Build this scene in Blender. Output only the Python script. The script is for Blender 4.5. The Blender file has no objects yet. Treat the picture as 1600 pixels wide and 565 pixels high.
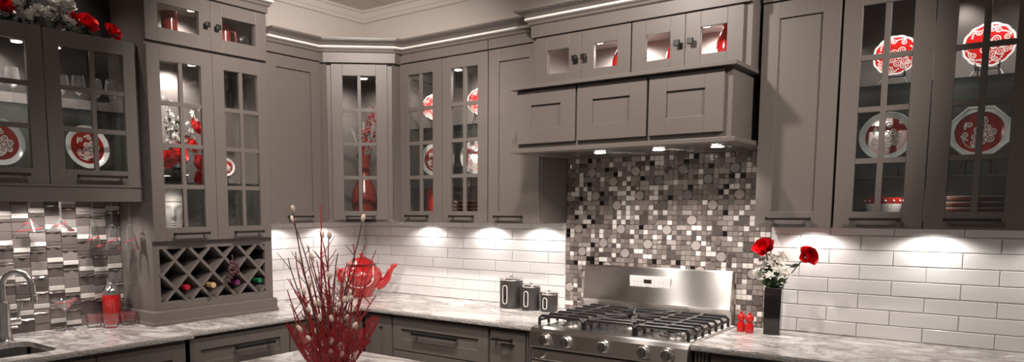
import bpy, math, random
from mathutils import Matrix, Vector
random.seed(7)
S = bpy.context.scene
COL = S.collection
PI = math.pi
SIN, COS = math.sin, math.cos

# ------------------------------------------------------------------ materials
def nodes(name):
    m = bpy.data.materials.new(name); m.use_nodes = True
    nt = m.node_tree
    return m, nt, nt.nodes['Principled BSDF'], nt.nodes['Material Output']

def mat(name, col, rough=.5, metal=0., spec=.5, bump=None, emit=None, coat=0., vary=None, alpha=1.):
    m, nt, b, out = nodes(name)
    b.inputs['Base Color'].default_value = (*col, 1)
    b.inputs['Roughness'].default_value = rough
    b.inputs['Metallic'].default_value = metal
    b.inputs['Specular IOR Level'].default_value = spec
    b.inputs['Coat Weight'].default_value = coat
    b.inputs['Alpha'].default_value = alpha
    if emit:
        b.inputs['Emission Color'].default_value = (*emit[0], 1)
        b.inputs['Emission Strength'].default_value = emit[1]
    tc = nt.nodes.new('ShaderNodeTexCoord')
    if vary:                                    # (scale, second colour)
        n = nt.nodes.new('ShaderNodeTexNoise'); n.inputs['Scale'].default_value = vary[0]
        n.inputs['Detail'].default_value = 5
        nt.links.new(tc.outputs['Object'], n.inputs['Vector'])
        mx = nt.nodes.new('ShaderNodeMix'); mx.data_type = 'RGBA'
        mx.inputs[6].default_value = (*col, 1); mx.inputs[7].default_value = (*vary[1], 1)
        nt.links.new(n.outputs['Fac'], mx.inputs[0])
        nt.links.new(mx.outputs[2], b.inputs['Base Color'])
    if bump:                                    # (scale xyz, strength, distance)
        mp = nt.nodes.new('ShaderNodeMapping'); mp.inputs['Scale'].default_value = bump[0]
        n = nt.nodes.new('ShaderNodeTexNoise'); n.inputs['Scale'].default_value = 1.; n.inputs['Detail'].default_value = 3
        bp = nt.nodes.new('ShaderNodeBump'); bp.inputs['Strength'].default_value = bump[1]; bp.inputs['Distance'].default_value = bump[2]
        nt.links.new(tc.outputs['Object'], mp.inputs['Vector']); nt.links.new(mp.outputs['Vector'], n.inputs['Vector'])
        nt.links.new(n.outputs['Fac'], bp.inputs['Height']); nt.links.new(bp.outputs['Normal'], b.inputs['Normal'])
    return m

def glass(name, tint=(1, 1, 1), refl=.06, rough=.02, ior=1.45, haze=0.):
    """thin clear glass: lets light straight through and mirrors at grazing angles"""
    m, nt, b, out = nodes(name); nt.nodes.remove(b)
    tr = nt.nodes.new('ShaderNodeBsdfTransparent'); tr.inputs[0].default_value = (*tint, 1)
    gl = nt.nodes.new('ShaderNodeBsdfGlossy'); gl.inputs['Roughness'].default_value = rough
    fr = nt.nodes.new('ShaderNodeFresnel'); fr.inputs['IOR'].default_value = ior
    mth = nt.nodes.new('ShaderNodeMath'); mth.operation = 'ADD'; mth.use_clamp = True; mth.inputs[1].default_value = refl
    mx = nt.nodes.new('ShaderNodeMixShader')
    nt.links.new(fr.outputs[0], mth.inputs[0]); nt.links.new(mth.outputs[0], mx.inputs[0])
    nt.links.new(tr.outputs[0], mx.inputs[1]); nt.links.new(gl.outputs[0], mx.inputs[2])
    last = mx.outputs[0]
    if haze:
        tl = nt.nodes.new('ShaderNodeBsdfTranslucent'); tl.inputs[0].default_value = (.95, .93, .91, 1)
        m2 = nt.nodes.new('ShaderNodeMixShader'); m2.inputs[0].default_value = haze
        nt.links.new(last, m2.inputs[1]); nt.links.new(tl.outputs[0], m2.inputs[2]); last = m2.outputs[0]
    nt.links.new(last, out.inputs['Surface'])
    return m

def granite():
    m, nt, b, out = nodes('granite')
    L = nt.links
    tc = nt.nodes.new('ShaderNodeTexCoord')
    def noise(sc, det, rough=.6, dist=0., stretch=(1, 1, 1), rot=0.):
        mp = nt.nodes.new('ShaderNodeMapping'); mp.inputs['Scale'].default_value = stretch; mp.inputs['Rotation'].default_value = (0, 0, rot)
        n = nt.nodes.new('ShaderNodeTexNoise'); n.inputs['Scale'].default_value = sc; n.inputs['Detail'].default_value = det
        n.inputs['Roughness'].default_value = rough; n.inputs['Distortion'].default_value = dist
        L.new(tc.outputs['Object'], mp.inputs['Vector']); L.new(mp.outputs['Vector'], n.inputs['Vector'])
        return n
    def ramp(n, stops):
        r = nt.nodes.new('ShaderNodeValToRGB')
        els = r.color_ramp.elements
        while len(els) < len(stops): els.new(.5)
        for e, (p, c) in zip(els, stops): e.position = p; e.color = (*c, 1)
        L.new(n.outputs['Fac'], r.inputs['Fac']); return r
    base = ramp(noise(9, 8, .7), [(.32, (.50, .46, .44)), (.52, (.74, .71, .69)), (.68, (.86, .84, .82))])
    vein = ramp(noise(2.2, 9, .66, 1.4, (1.0, 2.0, 2.0), .5), [(.44, (1, 1, 1)), (.485, (.46, .42, .40)), (.505, (.22, .19, .18)), (.525, (.50, .47, .45)), (.57, (1, 1, 1))])
    vein2 = ramp(noise(4.2, 9, .72, 1.0, (1.0, 1.9, 1.9), .35), [(.40, (.42, .39, .38)), (.47, (.85, .84, .83)), (.56, (1, 1, 1))])
    speck = ramp(noise(120, 4, .7), [(.36, (.42, .38, .36)), (.46, (1, 1, 1))])
    def mul(a, c, f):
        x = nt.nodes.new('ShaderNodeMix'); x.data_type = 'RGBA'; x.blend_type = 'MULTIPLY'; x.inputs[0].default_value = f
        L.new(a, x.inputs[6]); L.new(c, x.inputs[7]); return x.outputs[2]
    c = mul(base.outputs[0], vein.outputs[0], .70); c = mul(c, vein2.outputs[0], .36); c = mul(c, speck.outputs[0], .6)
    L.new(c, b.inputs['Base Color']); b.inputs['Roughness'].default_value = .22
    return m

PAINT = mat('grey_cabinet_paint', (.150, .130, .119), .42, spec=.4, bump=((60, 60, 60), .06, .002))
INTERIOR = PAINT
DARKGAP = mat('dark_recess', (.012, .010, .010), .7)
BLACK = mat('black_iron', (.012, .011, .011), .38)
WALLP = mat('cream_wall_paint', (.55, .50, .465), .8, bump=((300, 300, 300), .05, .001))
SHADEWALL = mat('wall_shade_colour', (.02, .015, .014), .8)  # near-black colour stands in for the shade above the bar cabinet
CEILM = mat('ceiling_tile', (.66, .61, .57), .9, bump=((180, 180, 180), .25, .002))
TRIMW = mat('cream_trim', (.60, .55, .51), .5)
STRIPW = mat('white_crown_strip', (.82, .80, .77), .4)
FLOORM = mat('floor_stone', (.30, .26, .23), .35, vary=(4, (.38, .33, .29)))
GRAN = granite()
STEEL = mat('brushed_steel', (.66, .63, .61), .26, 1., bump=((4, 4, 500), .08, .001))
def brushed():
    """steel brushed left to right: highlights stretch up and down (needs the grain UV map)"""
    m, nt, b, out = nodes('grained_steel')
    b.inputs['Base Color'].default_value = (.68, .64, .61, 1); b.inputs['Metallic'].default_value = 1.
    b.inputs['Roughness'].default_value = .36; b.inputs['Anisotropic'].default_value = .98; b.inputs['Anisotropic Rotation'].default_value = GRAIN
    t = nt.nodes.new('ShaderNodeTangent'); t.direction_type = 'UV_MAP'; t.uv_map = 'grain'
    nt.links.new(t.outputs[0], b.inputs['Tangent'])
    return m
GRAIN = .25
BRUSHED = brushed()
def grain(o):
    uv = o.data.uv_layers.new(name='grain')
    for lp in o.data.loops:
        v = o.data.vertices[lp.vertex_index].co; uv.data[lp.index].uv = (v.x, v.z - .37 * v.y)
    return o
CHROME = mat('polished_chrome', (.78, .76, .75), .1, 1.)
DKSTEEL = mat('dark_steel', (.10, .09, .09), .35, 1.)
CAST = mat('cast_iron', (.018, .016, .016), .42)
WTILE = mat('white_glazed_tile', (.80, .78, .77), .12, spec=.55, bump=((9, 9, 26), .35, .004))
GROUT = mat('grey_grout', (.50, .47, .455), .85)
DGROUT = mat('taupe_grout', (.43, .38, .35), .7)
PANE = glass('door_glass', (.98, .98, .98), .012)
SHELFG = glass('shelf_glass', (.80, .87, .86), .10)
CLEAR = glass('clear_glassware', (.985, .985, .985), .04, .02, 1.22, .05)
REDGL = glass('red_glass', (.85, .25, .22), .10)
RED = mat('red_glaze', (.55, .012, .012), .14, spec=.6, coat=.5)
TEARED = mat('red_enamel', (.34, .008, .010), .2, spec=.6, coat=.6, vary=(16, (.48, .020, .018)), bump=((38, 38, 38), .8, .006))
DKRED = mat('dark_red_glaze', (.26, .045, .032), .2, coat=.4)
WHITEC = mat('white_ceramic', (.82, .78, .75), .16, coat=.4)
CREAMP = mat('painted_cream', (.80, .70, .64), .3)
WOODR = mat('wine_red_lacquer', (.17, .022, .016), .2, coat=.6, vary=(20, (.30, .05, .03)))
GOLD = mat('pale_rim', (.72, .50, .38), .3)
FACEM = mat('white_plaster', (.70, .65, .60), .55)
ROSE = mat('rose_petal', (.90, .012, .020), .4, spec=.4, vary=(40, (.66, .006, .012)))
WPETAL = mat('white_petal', (.85, .83, .78), .6)
LEAF = mat('green_leaf', (.045, .085, .03), .5, vary=(30, (.10, .15, .06)))
LEAFD = mat('dark_leaf', (.03, .045, .03), .5)
REED = mat('pale_reed', (.50, .55, .50), .5)
TWIGR = mat('red_twig', (.36, .03, .03), .4)
TWIGB = mat('brown_twig', (.12, .055, .045), .55)
CATK = mat('cream_catkin', (.75, .62, .52), .9)
BERRY = mat('red_berry', (.40, .008, .010), .25)
BLKGL = mat('black_gloss', (.012, .010, .010), .08, coat=.6)
CANM = mat('charcoal_enamel', (.045, .040, .038), .28)
PUCK = mat('lamp_lens', (.9, .9, .9), .3, emit=((1., .93, .85), 28.))
LED = mat('display_lcd', (.03, .025, .022), .2)
MARK = mat('grey_print', (.45, .43, .42), .6)
PANELW = mat('white_control_panel', (.78, .75, .73), .3)
CORK = mat('cork_capsule', (.55, .36, .18), .5)
CAPR = mat('red_capsule', (.40, .012, .03), .3)
CAPP = mat('purple_capsule', (.18, .025, .13), .3)
CAPG = mat('green_capsule', (.01, .16, .06), .3)
BOTTLE = mat('dark_bottle_glass', (.012, .016, .010), .08)
GRAPE = mat('dark_grape', (.07, .018, .025), .2)
STRIPE = mat('red_enamel_stripe', (.60, .02, .03), .25)
# mosaic tile colours
MT = [mat('stone_white_tile', (.86, .80, .75), .35), mat('taupe_glass_tile', (.31, .26, .235), .16),
      mat('brown_glass_tile', (.215, .175, .158), .14), mat('umber_glass_tile', (.12, .095, .086), .12),
      mat('black_mirror_tile', (.010, .008, .008), .06), mat('greige_stone_tile', (.42, .365, .335), .32),
      mat('smoked_mirror_tile', (.48, .43, .40), .12, .85)]
BT = [mat('pale_strip_tile', (.58, .54, .51), .25), mat('grey_slate_tile', (.19, .165, .155), .28),
      mat('charcoal_slate_tile', (.098, .080, .075), .25), mat('wavy_metal_tile', (.30, .265, .25), .16, .8),
      mat('stone_grey_tile', (.28, .245, .23), .3)]

def mesh_cloth(name, col):
    """open weave netting: procedural holes"""
    m, nt, b, out = nodes(name)
    b.inputs['Base Color'].default_value = (*col, 1); b.inputs['Roughness'].default_value = .6
    tc = nt.nodes.new('ShaderNodeTexCoord'); n = nt.nodes.new('ShaderNodeTexNoise')
    n.inputs['Scale'].default_value = 95; n.inputs['Detail'].default_value = 4; n.inputs['Roughness'].default_value = .7
    mp = nt.nodes.new('ShaderNodeMapping'); mp.inputs['Scale'].default_value = (1, 1, .35)
    r = nt.nodes.new('ShaderNodeValToRGB'); r.color_ramp.elements[0].position = .44; r.color_ramp.elements[1].position = .52
    r.color_ramp.elements[0].color = (.12, .12, .12, 1); r.color_ramp.elements[1].color = (.92, .92, .92, 1)
    nt.links.new(tc.outputs['Object'], mp.inputs['Vector']); nt.links.new(mp.outputs['Vector'], n.inputs['Vector'])
    nt.links.new(n.outputs['Fac'], r.inputs['Fac']); nt.links.new(r.outputs[0], b.inputs['Alpha'])
    return m
NET = mesh_cloth('red_netting', (.30, .005, .013))
EDGE = mat('chiselled_granite', (.10, .085, .08), .5, vary=(150, (.80, .76, .73)), bump=((120, 120, 120), .8, .004))

# ------------------------------------------------------------------ mesh building
class MB:
    def __init__(s): s.v = []; s.f = []; s.m = []
    def add(s, vs, fs, mi=0, M=None):
        o = len(s.v)
        if M is not None: vs = [tuple(M @ Vector(p)) for p in vs]
        s.v += [tuple(p) for p in vs]; s.f += [tuple(o + i for i in f) for f in fs]; s.m += [mi] * len(fs)
        return s
    def box(s, x0, x1, y0, y1, z0, z1, mi=0, M=None):
        vs = [(x, y, z) for z in (z0, z1) for y in (y0, y1) for x in (x0, x1)]
        return s.add(vs, [(0, 2, 3, 1), (4, 5, 7, 6), (0, 1, 5, 4), (2, 6, 7, 3), (0, 4, 6, 2), (1, 3, 7, 5)], mi, M)
    def tile(s, x0, x1, z0, z1, yb, yf, c, mi=0, M=None):
        """a small tile with a chamfered face at y=yf in front of y=yb"""
        vs = [(x0, yb, z0), (x1, yb, z0), (x1, yb, z1), (x0, yb, z1)]
        ym = yf + c if yf < yb else yf - c
        vs += [(x0, ym, z0), (x1, ym, z0), (x1, ym, z1), (x0, ym, z1)]
        vs += [(x0 + c, yf, z0 + c), (x1 - c, yf, z0 + c), (x1 - c, yf, z1 - c), (x0 + c, yf, z1 - c)]
        fs = [(8, 9, 10, 11)]
        for i in range(4):
            j = (i + 1) % 4
            fs += [(i, j, 4 + j, 4 + i), (4 + i, 4 + j, 8 + j, 8 + i)]
        return s.add(vs, fs, mi, M)
    def lathe(s, prof, c=(0, 0, 0), n=24, mi=0, M=None, rad=None, a0=0.):
        vs = []; fs = []
        for k, (r, z) in enumerate(prof):
            for i in range(n):
                a = a0 + 2 * PI * i / n; q = r * (rad(a, k) if rad else 1.)
                vs.append((c[0] + q * COS(a), c[1] + q * SIN(a), c[2] + z))
        for k in range(len(prof) - 1):
            for i in range(n):
                j = (i + 1) % n
                fs.append((k * n + i, k * n + j, (k + 1) * n + j, (k + 1) * n + i))
        if prof[0][0] > 1e-5: fs.append(tuple(range(n - 1, -1, -1)))
        if prof[-1][0] > 1e-5: fs.append(tuple((len(prof) - 1) * n + i for i in range(n)))
        return s.add(vs, fs, mi, M)
    def shell(s, prof, c=(0, 0, 0), n=24, mi=0, M=None, a0=0.):
        """open lathe (no caps)"""
        vs = []; fs = []
        for (r, z) in prof:
            for i in range(n):
                a = a0 + 2 * PI * i / n; vs.append((c[0] + r * COS(a), c[1] + r * SIN(a), c[2] + z))
        for k in range(len(prof) - 1):
            for i in range(n):
                j = (i + 1) % n; fs.append((k * n + i, k * n + j, (k + 1) * n + j, (k + 1) * n + i))
        return s.add(vs, fs, mi, M)
    def tube(s, pts, r, n=8, mi=0, M=None, closed=False, flat=1.):
        P = [Vector(p) for p in pts]; K = len(P)
        R = r if isinstance(r, (list, tuple)) else [r] * K
        vs = []; fs = []; up = None
        for k in range(K):
            if closed: t = P[(k + 1) % K] - P[k - 1]
            else: t = P[min(k + 1, K - 1)] - P[max(k - 1, 0)]
            if t.length < 1e-9: t = Vector((0, 0, 1))
            t.normalize()
            if up is None: up = Vector((0, 0, 1)) if abs(t.z) < .9 else Vector((1, 0, 0))
            a = t.cross(up)
            if a.length < 1e-6: a = t.cross(Vector((0, 1, 0)))
            a.normalize(); b = a.cross(t); up = b
            for i in range(n):
                g = 2 * PI * i / n + PI / n
                vs.append(tuple(P[k] + a * (R[k] * COS(g)) + b * (R[k] * flat * SIN(g))))
        for k in range(K if closed else K - 1):
            q = (k + 1) % K
            for i in range(n):
                j = (i + 1) % n; fs.append((k * n + i, k * n + j, q * n + j, q * n + i))
        if not closed: fs += [tuple(range(n - 1, -1, -1)), tuple((K - 1) * n + i for i in range(n))]
        return s.add(vs, fs, mi, M)
    def ball(s, c, r, mi=0, n=10, M=None, sz=(1, 1, 1)):
        k = max(4, n // 2)
        prof = [(r * SIN(PI * i / k), -r * COS(PI * i / k)) for i in range(k + 1)]
        T = Matrix.Translation(c) @ Matrix.Diagonal((*sz, 1))
        return s.lathe(prof, (0, 0, 0), n, mi, (M @ T) if M is not None else T)
    def prism(s, poly, z0, z1, mi=0, M=None):
        n = len(poly)
        vs = [(x, y, z0) for x, y in poly] + [(x, y, z1) for x, y in poly]
        fs = [tuple(range(n - 1, -1, -1)), tuple(range(n, 2 * n))] + [(i, (i + 1) % n, n + (i + 1) % n, n + i) for i in range(n)]
        return s.add(vs, fs, mi, M)
    def extrude_x(s, prof, x0, x1, mi=0, M=None):
        """closed (y,z) profile pulled along x"""
        n = len(prof)
        vs = [(x0, y, z) for y, z in prof] + [(x1, y, z) for y, z in prof]
        fs = [tuple(range(n)), tuple(range(2 * n - 1, n - 1, -1))] + [(i, n + i, n + (i + 1) % n, (i + 1) % n) for i in range(n)]
        return s.add(vs, fs, mi, M)
    def sweep(s, path, prof, mi=0):
        """closed profile (offset to the right of travel, z) mitred along a plan polyline"""
        P = [Vector((p[0], p[1])) for p in path]; K = len(P); n = len(prof); vs = []; fs = []
        for k in range(K):
            d0 = (P[k] - P[k - 1]).normalized() if k else None
            d1 = (P[k + 1] - P[k]).normalized() if k < K - 1 else None
            if d0 is None: d0 = d1
            if d1 is None: d1 = d0
            n0 = Vector((d0.y, -d0.x)); n1 = Vector((d1.y, -d1.x))
            m = n0 + n1; m = m / max(.3, m.dot(n0)) if m.length > 1e-6 else n0
            for o, z in prof: q = P[k] + m * o; vs.append((q.x, q.y, z))
        for k in range(K - 1):
            for i in range(n):
                j = (i + 1) % n; fs.append((k * n + i, k * n + j, (k + 1) * n + j, (k + 1) * n + i))
        fs += [tuple(range(n - 1, -1, -1)), tuple((K - 1) * n + i for i in range(n))]
        return s.add(vs, fs, mi)
    def obj(s, name, mats, parent=None, bevel=0., smooth=False, seg=2):
        me = bpy.data.meshes.new(name); me.from_pydata(s.v, [], s.f)
        mats = mats if isinstance(mats, (list, tuple)) else [mats]
        for m in mats: me.materials.append(m)
        me.polygons.foreach_set('material_index', s.m)
        import bmesh
        bm = bmesh.new(); bm.from_mesh(me); bmesh.ops.recalc_face_normals(bm, faces=bm.faces); bm.to_mesh(me); bm.free()
        if smooth:
            me.polygons.foreach_set('use_smooth', [True] * len(me.polygons))
            me.set_sharp_from_angle(angle=math.radians(42))
        o = bpy.data.objects.new(name, me); COL.objects.link(o)
        if parent is not None: o.parent = parent
        if bevel:
            b = o.modifiers.new('edge', 'BEVEL'); b.width = bevel; b.segments = seg; b.limit_method = 'ANGLE'; b.angle_limit = math.radians(50)
        return o

def tag(o, label, cat, group=None, kind=None):
    o['label'] = label; o['category'] = cat
    if group: o['group'] = group
    if kind: o['kind'] = kind
    return o
def thing(name, label, cat, loc=(0, 0, 0), rz=0., group=None):
    o = bpy.data.objects.new(name, None); COL.objects.link(o); o.empty_display_size = .02
    o.location = loc; o.rotation_euler = (0, 0, rz)
    return tag(o, label, cat, group)
def struct(o): o['kind'] = 'structure'; return o
def dup(o, parent=None):
    c = o.copy(); COL.objects.link(c)
    if parent is not None: c.parent = parent
    for ch in list(o.children): dup(ch, c)
    return c
RZ = lambda a: Matrix.Rotation(a, 4, 'Z')
RX = lambda a: Matrix.Rotation(a, 4, 'X')
RY = lambda a: Matrix.Rotation(a, 4, 'Y')
TR = Matrix.Translation

# ------------------------------------------------------------------ the room
ZC = 2.783
struct(MB().box(-.2, 6., -5.2, .2, -.05, 0).obj('floor', FLOORM))
c = MB()
c.box(-.2, 6., -5.2, .2, ZC + .012, ZC + .06)
for i in range(-1, 10):                          # lay-in panels with a shadow gap at every seam
    for j in range(-1, 9):
        x0, x1 = max(-.05, .25 + .61 * i + .004), min(6., .25 + .61 * (i + 1) - .004)
        y1, y0 = min(.05, -.61 * j - .004 - .3), max(-5.2, -.61 * (j + 1) + .004 - .3)
        if x1 > x0 and y1 > y0: c.box(x0, x1, y0, y1, ZC, ZC + .02)
struct(c.obj('ceiling', CEILM))
struct(MB().box(-.1, 6., 0., .1, 0, ZC + .03).obj('wall_right', WALLP))
w = MB(); w.box(-.1, 0., -5.2, 0., 0, ZC + .03)
struct(w.obj('wall_left', WALLP))
struct(MB().box(0., .012, -5.2, -1.757, 2.0, ZC).obj('wall_shade', SHADEWALL))  # thin panel added over the cream wall to carry the shade colour
# cornice board with a bead along its lower edge, on both walls
prof = [(0, 2.707), (.012, 2.707), (.016, 2.712), (.012, 2.718), (.012, 2.727), (.02, 2.735), (.024, 2.765), (.034, 2.772), (.036, ZC), (0, ZC)]
struct(MB().sweep([(0., -1.757), (0, 0), (6., 0)], prof).obj('trim_1', TRIMW))

# ------------------------------------------------------------------ cabinets
def bar_pull(root, x0, x1, z, yf, r=.0055):
    h = MB()
    y = yf - .030
    h.box(x0, x1, y - r, y + r, z - r, z + r)
    for x in (x0 + .012, x1 - .012): h.box(x - .005, x + .005, y, yf + .001, z - .005, z + .005)
    for x in (x0, x1): h.box(x - .003, x + .003, y - r - .0015, y + r + .0015, z - r - .0015, z + r + .0015)
    return h.obj('handle', BLACK, root, .0012)
def knob(root, x, z, yf):
    h = MB()
    h.lathe([(.0065, 0), (.0055, .012), (.0075, .016)], n=12, M=TR((x, yf, z)) @ RX(PI / 2))
    h.box(x - .0125, x + .0125, yf - .030, yf - .015, z - .0125, z + .0125)
    return h.obj('knob', BLACK, root, .002)

def door(root, x0, x1, z0, z1, yf, kind='panel', cols=2, rows=4, st=.066, hd=None, name='door', mun=.021, label=None):
    """shaker leaf: front at local y=yf, .02 thick; hd = ('pull', xa, xb, z) or ('knob', x, z)"""
    d = MB(); yb = yf + .02
    d.box(x0, x0 + st, yf, yb, z0, z1); d.box(x1 - st, x1, yf, yb, z0, z1)
    d.box(x0 + st, x1 - st, yf, yb, z0, z0 + st); d.box(x0 + st, x1 - st, yf, yb, z1 - st, z1)
    a0, a1, b0, b1 = x0 + st, x1 - st, z0 + st, z1 - st
    if kind == 'panel': d.box(a0 - .004, a1 + .004, yf + .010, yb - .002, b0 - .004, b1 + .004)
    else:
        for i in range(1, cols):
            x = a0 + (a1 - a0) * i / cols; d.box(x - mun / 2, x + mun / 2, yf + .003, yb - .004, b0, b1)
        for i in range(1, rows):
            z = b0 + (b1 - b0) * i / rows; d.box(a0, a1, yf + .0036, yb - .0046, z - mun / 2, z + mun / 2)
    o = d.obj(name, PAINT, root, .0012)
    if kind == 'glass': MB().box(a0 - .003, a1 + .003, yb - .0035, yb - .0005, b0 - .003, b1 + .003).obj('glass_pane', PANE, o)
    if hd and hd[0] == 'pull': bar_pull(o, hd[1], hd[2], hd[3], yf)
    if hd and hd[0] == 'knob': knob(o, hd[1], hd[2], yf)
    return o

ZB, ZT, ZF = 1.396, 2.325, 2.385
def carcass(root, x0, x1, z0, z1, dep, mids=(), shelves=(), rails=(.03, .03), zi=None, name='body', sw=.03):
    """hollow box against local y=0 with a face frame at y=-dep; mids are extra stiles"""
    t = .018; b = MB(); zt = zi if zi else z1
    b.box(x0, x0 + t, -dep + .018, -.001, z0, z1); b.box(x1 - t, x1, -dep + .018, -.001, z0, z1)
    b.box(x0 + t, x1 - t, -dep + .018, -.001, z0, z0 + t); b.box(x0 + t, x1 - t, -dep + .018, -.001, zt - t, zt)
    b.box(x0 + t, x1 - t, -.012, -.001, z0 + t, zt - t)
    b.box(x0, x0 + sw, -dep, -dep + .018, z0, z1); b.box(x1 - sw, x1, -dep, -dep + .018, z0, z1)
    b.box(x0 + .03, x1 - .03, -dep, -dep + .018, z0, z0 + rails[0]); b.box(x0 + .03, x1 - .03, -dep, -dep + .018, zt - rails[1], z1)
    for m in mids: b.box(m - .018, m + .018, -dep, -dep + .018, z0 + rails[0], zt - rails[1])
    o = b.obj(name, PAINT, root, .001)
    if z1 == ZF: MB().box(x0, x1, -dep - .023, -dep - .0002, (2.3225 if dep > .3 else 2.3315), ZF).obj('frieze', PAINT, root, .001)
    for z in shelves: MB().box(x0 + t + .002, x1 - t - .002, -dep + .035, -.014, z - .006, z).obj('glass_shelf', SHELFG, root)
    return o

def puck(root, x, y, z, up=.004):
    p = MB(); p.lathe([(.020, up), (.020, .0), (.028, 0), (.030, -.004), (.030, -.010), (.024, -.013)], (x, y, z), 20)
    o = p.obj('puck_light', CHROME, root, smooth=True)
    MB().lathe([(.021, -.0125), (.021, -.0150), (.0, -.0165)], (x, y, z), 18).obj('lens', PUCK, o, smooth=True)
    return o

DU = .294
hz = ZB + .037
# right wall, double glass-door unit next to the corner
r = thing('wall_cabinet', 'double glass-door grey wall cabinet between the corner cabinet and the plain door by the hood', 'cabinet')
carcass(r, .593, 1.2375, ZB, ZF, DU - .02, shelves=(1.952, 1.60), zi=2.34)
door(r, .594, .9145, ZB, ZT, -DU, 'glass', hd=('pull', .655, .822, hz))
door(r, .9180, 1.2370, ZB, ZT, -DU, 'glass', hd=('pull', .992, 1.155, hz))
puck(r, .955, -.19, 2.284, .038)
# plain door beside the hood
r = thing('wall_cabinet', 'narrow plain-door grey wall cabinet directly left of the range hood', 'cabinet')
carcass(r, 1.2435, 1.5735, ZB, ZF, DU - .02, zi=2.34)
door(r, 1.2445, 1.5685, ZB, ZT, -DU, hd=('pull', 1.302, 1.478, hz))
# right of the hood
r = thing('wall_cabinet', 'narrow plain-door grey wall cabinet directly right of the range hood', 'cabinet')
carcass(r, 2.656, 2.9555, ZB, ZF, DU - .02, zi=2.34)
door(r, 2.658, 2.9545, ZB, ZT, -DU, hd=('pull', 2.713, 2.883, hz))
r = thing('wall_cabinet', 'double glass-door grey wall cabinet at the right end holding red and white plates', 'cabinet')
carcass(r, 2.9625, 3.584, ZB, ZF, DU - .02, shelves=(1.958, 1.60), zi=2.34)
door(r, 2.9640, 3.2695, ZB, ZT, -DU, 'glass', hd=('pull', 3.03, 3.2, hz))
door(r, 3.2735, 3.581, ZB, ZT, -DU, 'glass', hd=('pull', 3.34, 3.508, hz))
puck(r, 3.50, -.17, 2.26, .062)
r = thing('wall_cabinet', 'grey wall cabinet past the right edge of the picture', 'cabinet')
carcass(r, 3.586, 4.05, ZB, ZF, DU - .02, zi=2.34)
door(r, 3.588, 4.048, ZB, ZT, -DU, hd=('pull', 3.66, 3.83, hz))

# diagonal corner cabinet
KD = .95 / math.sqrt(2)
r = thing('corner_cabinet', 'diagonal grey corner wall cabinet with one glass door showing a tall dark vase', 'cabinet')
foot = [(0.001, -.001), (.001, -.6555), (.262, -.6555), (.318, -.632), (.594, -.356), (.5915, -.262), (.5915, -.001)]
b = MB()
b.prism(foot, ZB, ZB + .018); b.prism(foot, 2.32, 2.338)
b.box(.001, .012, -.6555, -.001, ZB + .018, 2.32); b.box(.012, .5915, -.012, -.001, ZB + .018, 2.32)
b.prism([(.012, -.6555), (.262, -.6555), (.262, -.638), (.012, -.638)], ZB + .018, ZF)
b.prism([(.5915, -.012), (.5915, -.262), (.574, -.262), (.574, -.012)], ZB + .018, ZF)
M45 = RZ(PI / 4); q = -KD + .02
def d45(x0, x1, z0, z1): b.box(x0, x1, q, q + .018, z0, z1, 0, M45)
d45(-.222, -.185, ZB, ZF); d45(.127, .168, ZB, ZF); d45(-.185, .127, ZB, ZB + .03); d45(-.185, .127, 2.30, ZF)
fz = MB(); fz.sweep([(.262, -.650), (.312, -.640), (.600, -.352), (.588, -.262)], [(0, 2.3245), (.014, 2.3245), (.014, ZF), (0, ZF)]); fz.obj('frieze', PAINT, r, .001)
b.prism([(.262, -.6555), (.318, -.632), (.306, -.616), (.262, -.638)], ZB + .018, ZF)
b.prism([(.594, -.356), (.5915, -.262), (.574, -.262), (.578, -.345)], ZB + .018, ZF)
b.obj('body', PAINT, r, .001)
def door45(root):
    o = door(root, -.1925, .135, ZB, ZT - .006, -KD, 'glass', hd=('pull', -.118, .056, hz))
    o.rotation_euler = (0, 0, PI / 4)
door45(r)
puck(r, .315, -.315, 2.288, .032)

# left wall: everything in a frame turned to face +x (local x = world y)
LW = PI / 2
r = thing('wall_cabinet', 'plain-door grey wall cabinet between the tall glass-door hutch and the corner cabinet', 'cabinet', rz=LW)
carcass(r, -1.043, -.6575, ZB, ZF, DU - .02, zi=2.34)
door(r, -1.041, -.6585, ZB, ZT, -DU, hd=('pull', -.925, -.755, hz))

HF = .326
r = thing('hutch_cabinet', 'tall grey hutch on the counter with glass doors over a lattice wine rack', 'cabinet', rz=LW)
D = HF - .02
x0, x1 = -1.757, -1.0455
b = MB(); t = .018
b.box(x0, x0 + t, -D + .018, -.001, .915, 2.60); b.box(x1 - t, x1, -D + .018, -.001, .915, 2.60)
b.box(x0 + t, x1 - t, -.012, -.001, .915, 2.60)
for z in (1.0, 1.305, 2.235, 2.262, 2.50): b.box(x0 + t, x1 - t, -D + .018, -.012, z, z + .014)
b.box(x0, x0 + .036, -D, -D + .018, .915, 2.60); b.box(x1 - .05, x1, -D, -D + .018, .915, 2.60)
for z0, z1 in ((.915, 1.027), (1.284, 1.345), (2.225, 2.285), (2.49, 2.60)): b.box(x0 + .036, x1 - .05, -D, -D + .018, z0, z1)
b.obj('body', PAINT, r, .001)
MB().box(x0, x1, -HF, -D - .0002, 2.520, 2.60).obj('frieze', PAINT, r, .001)
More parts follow.
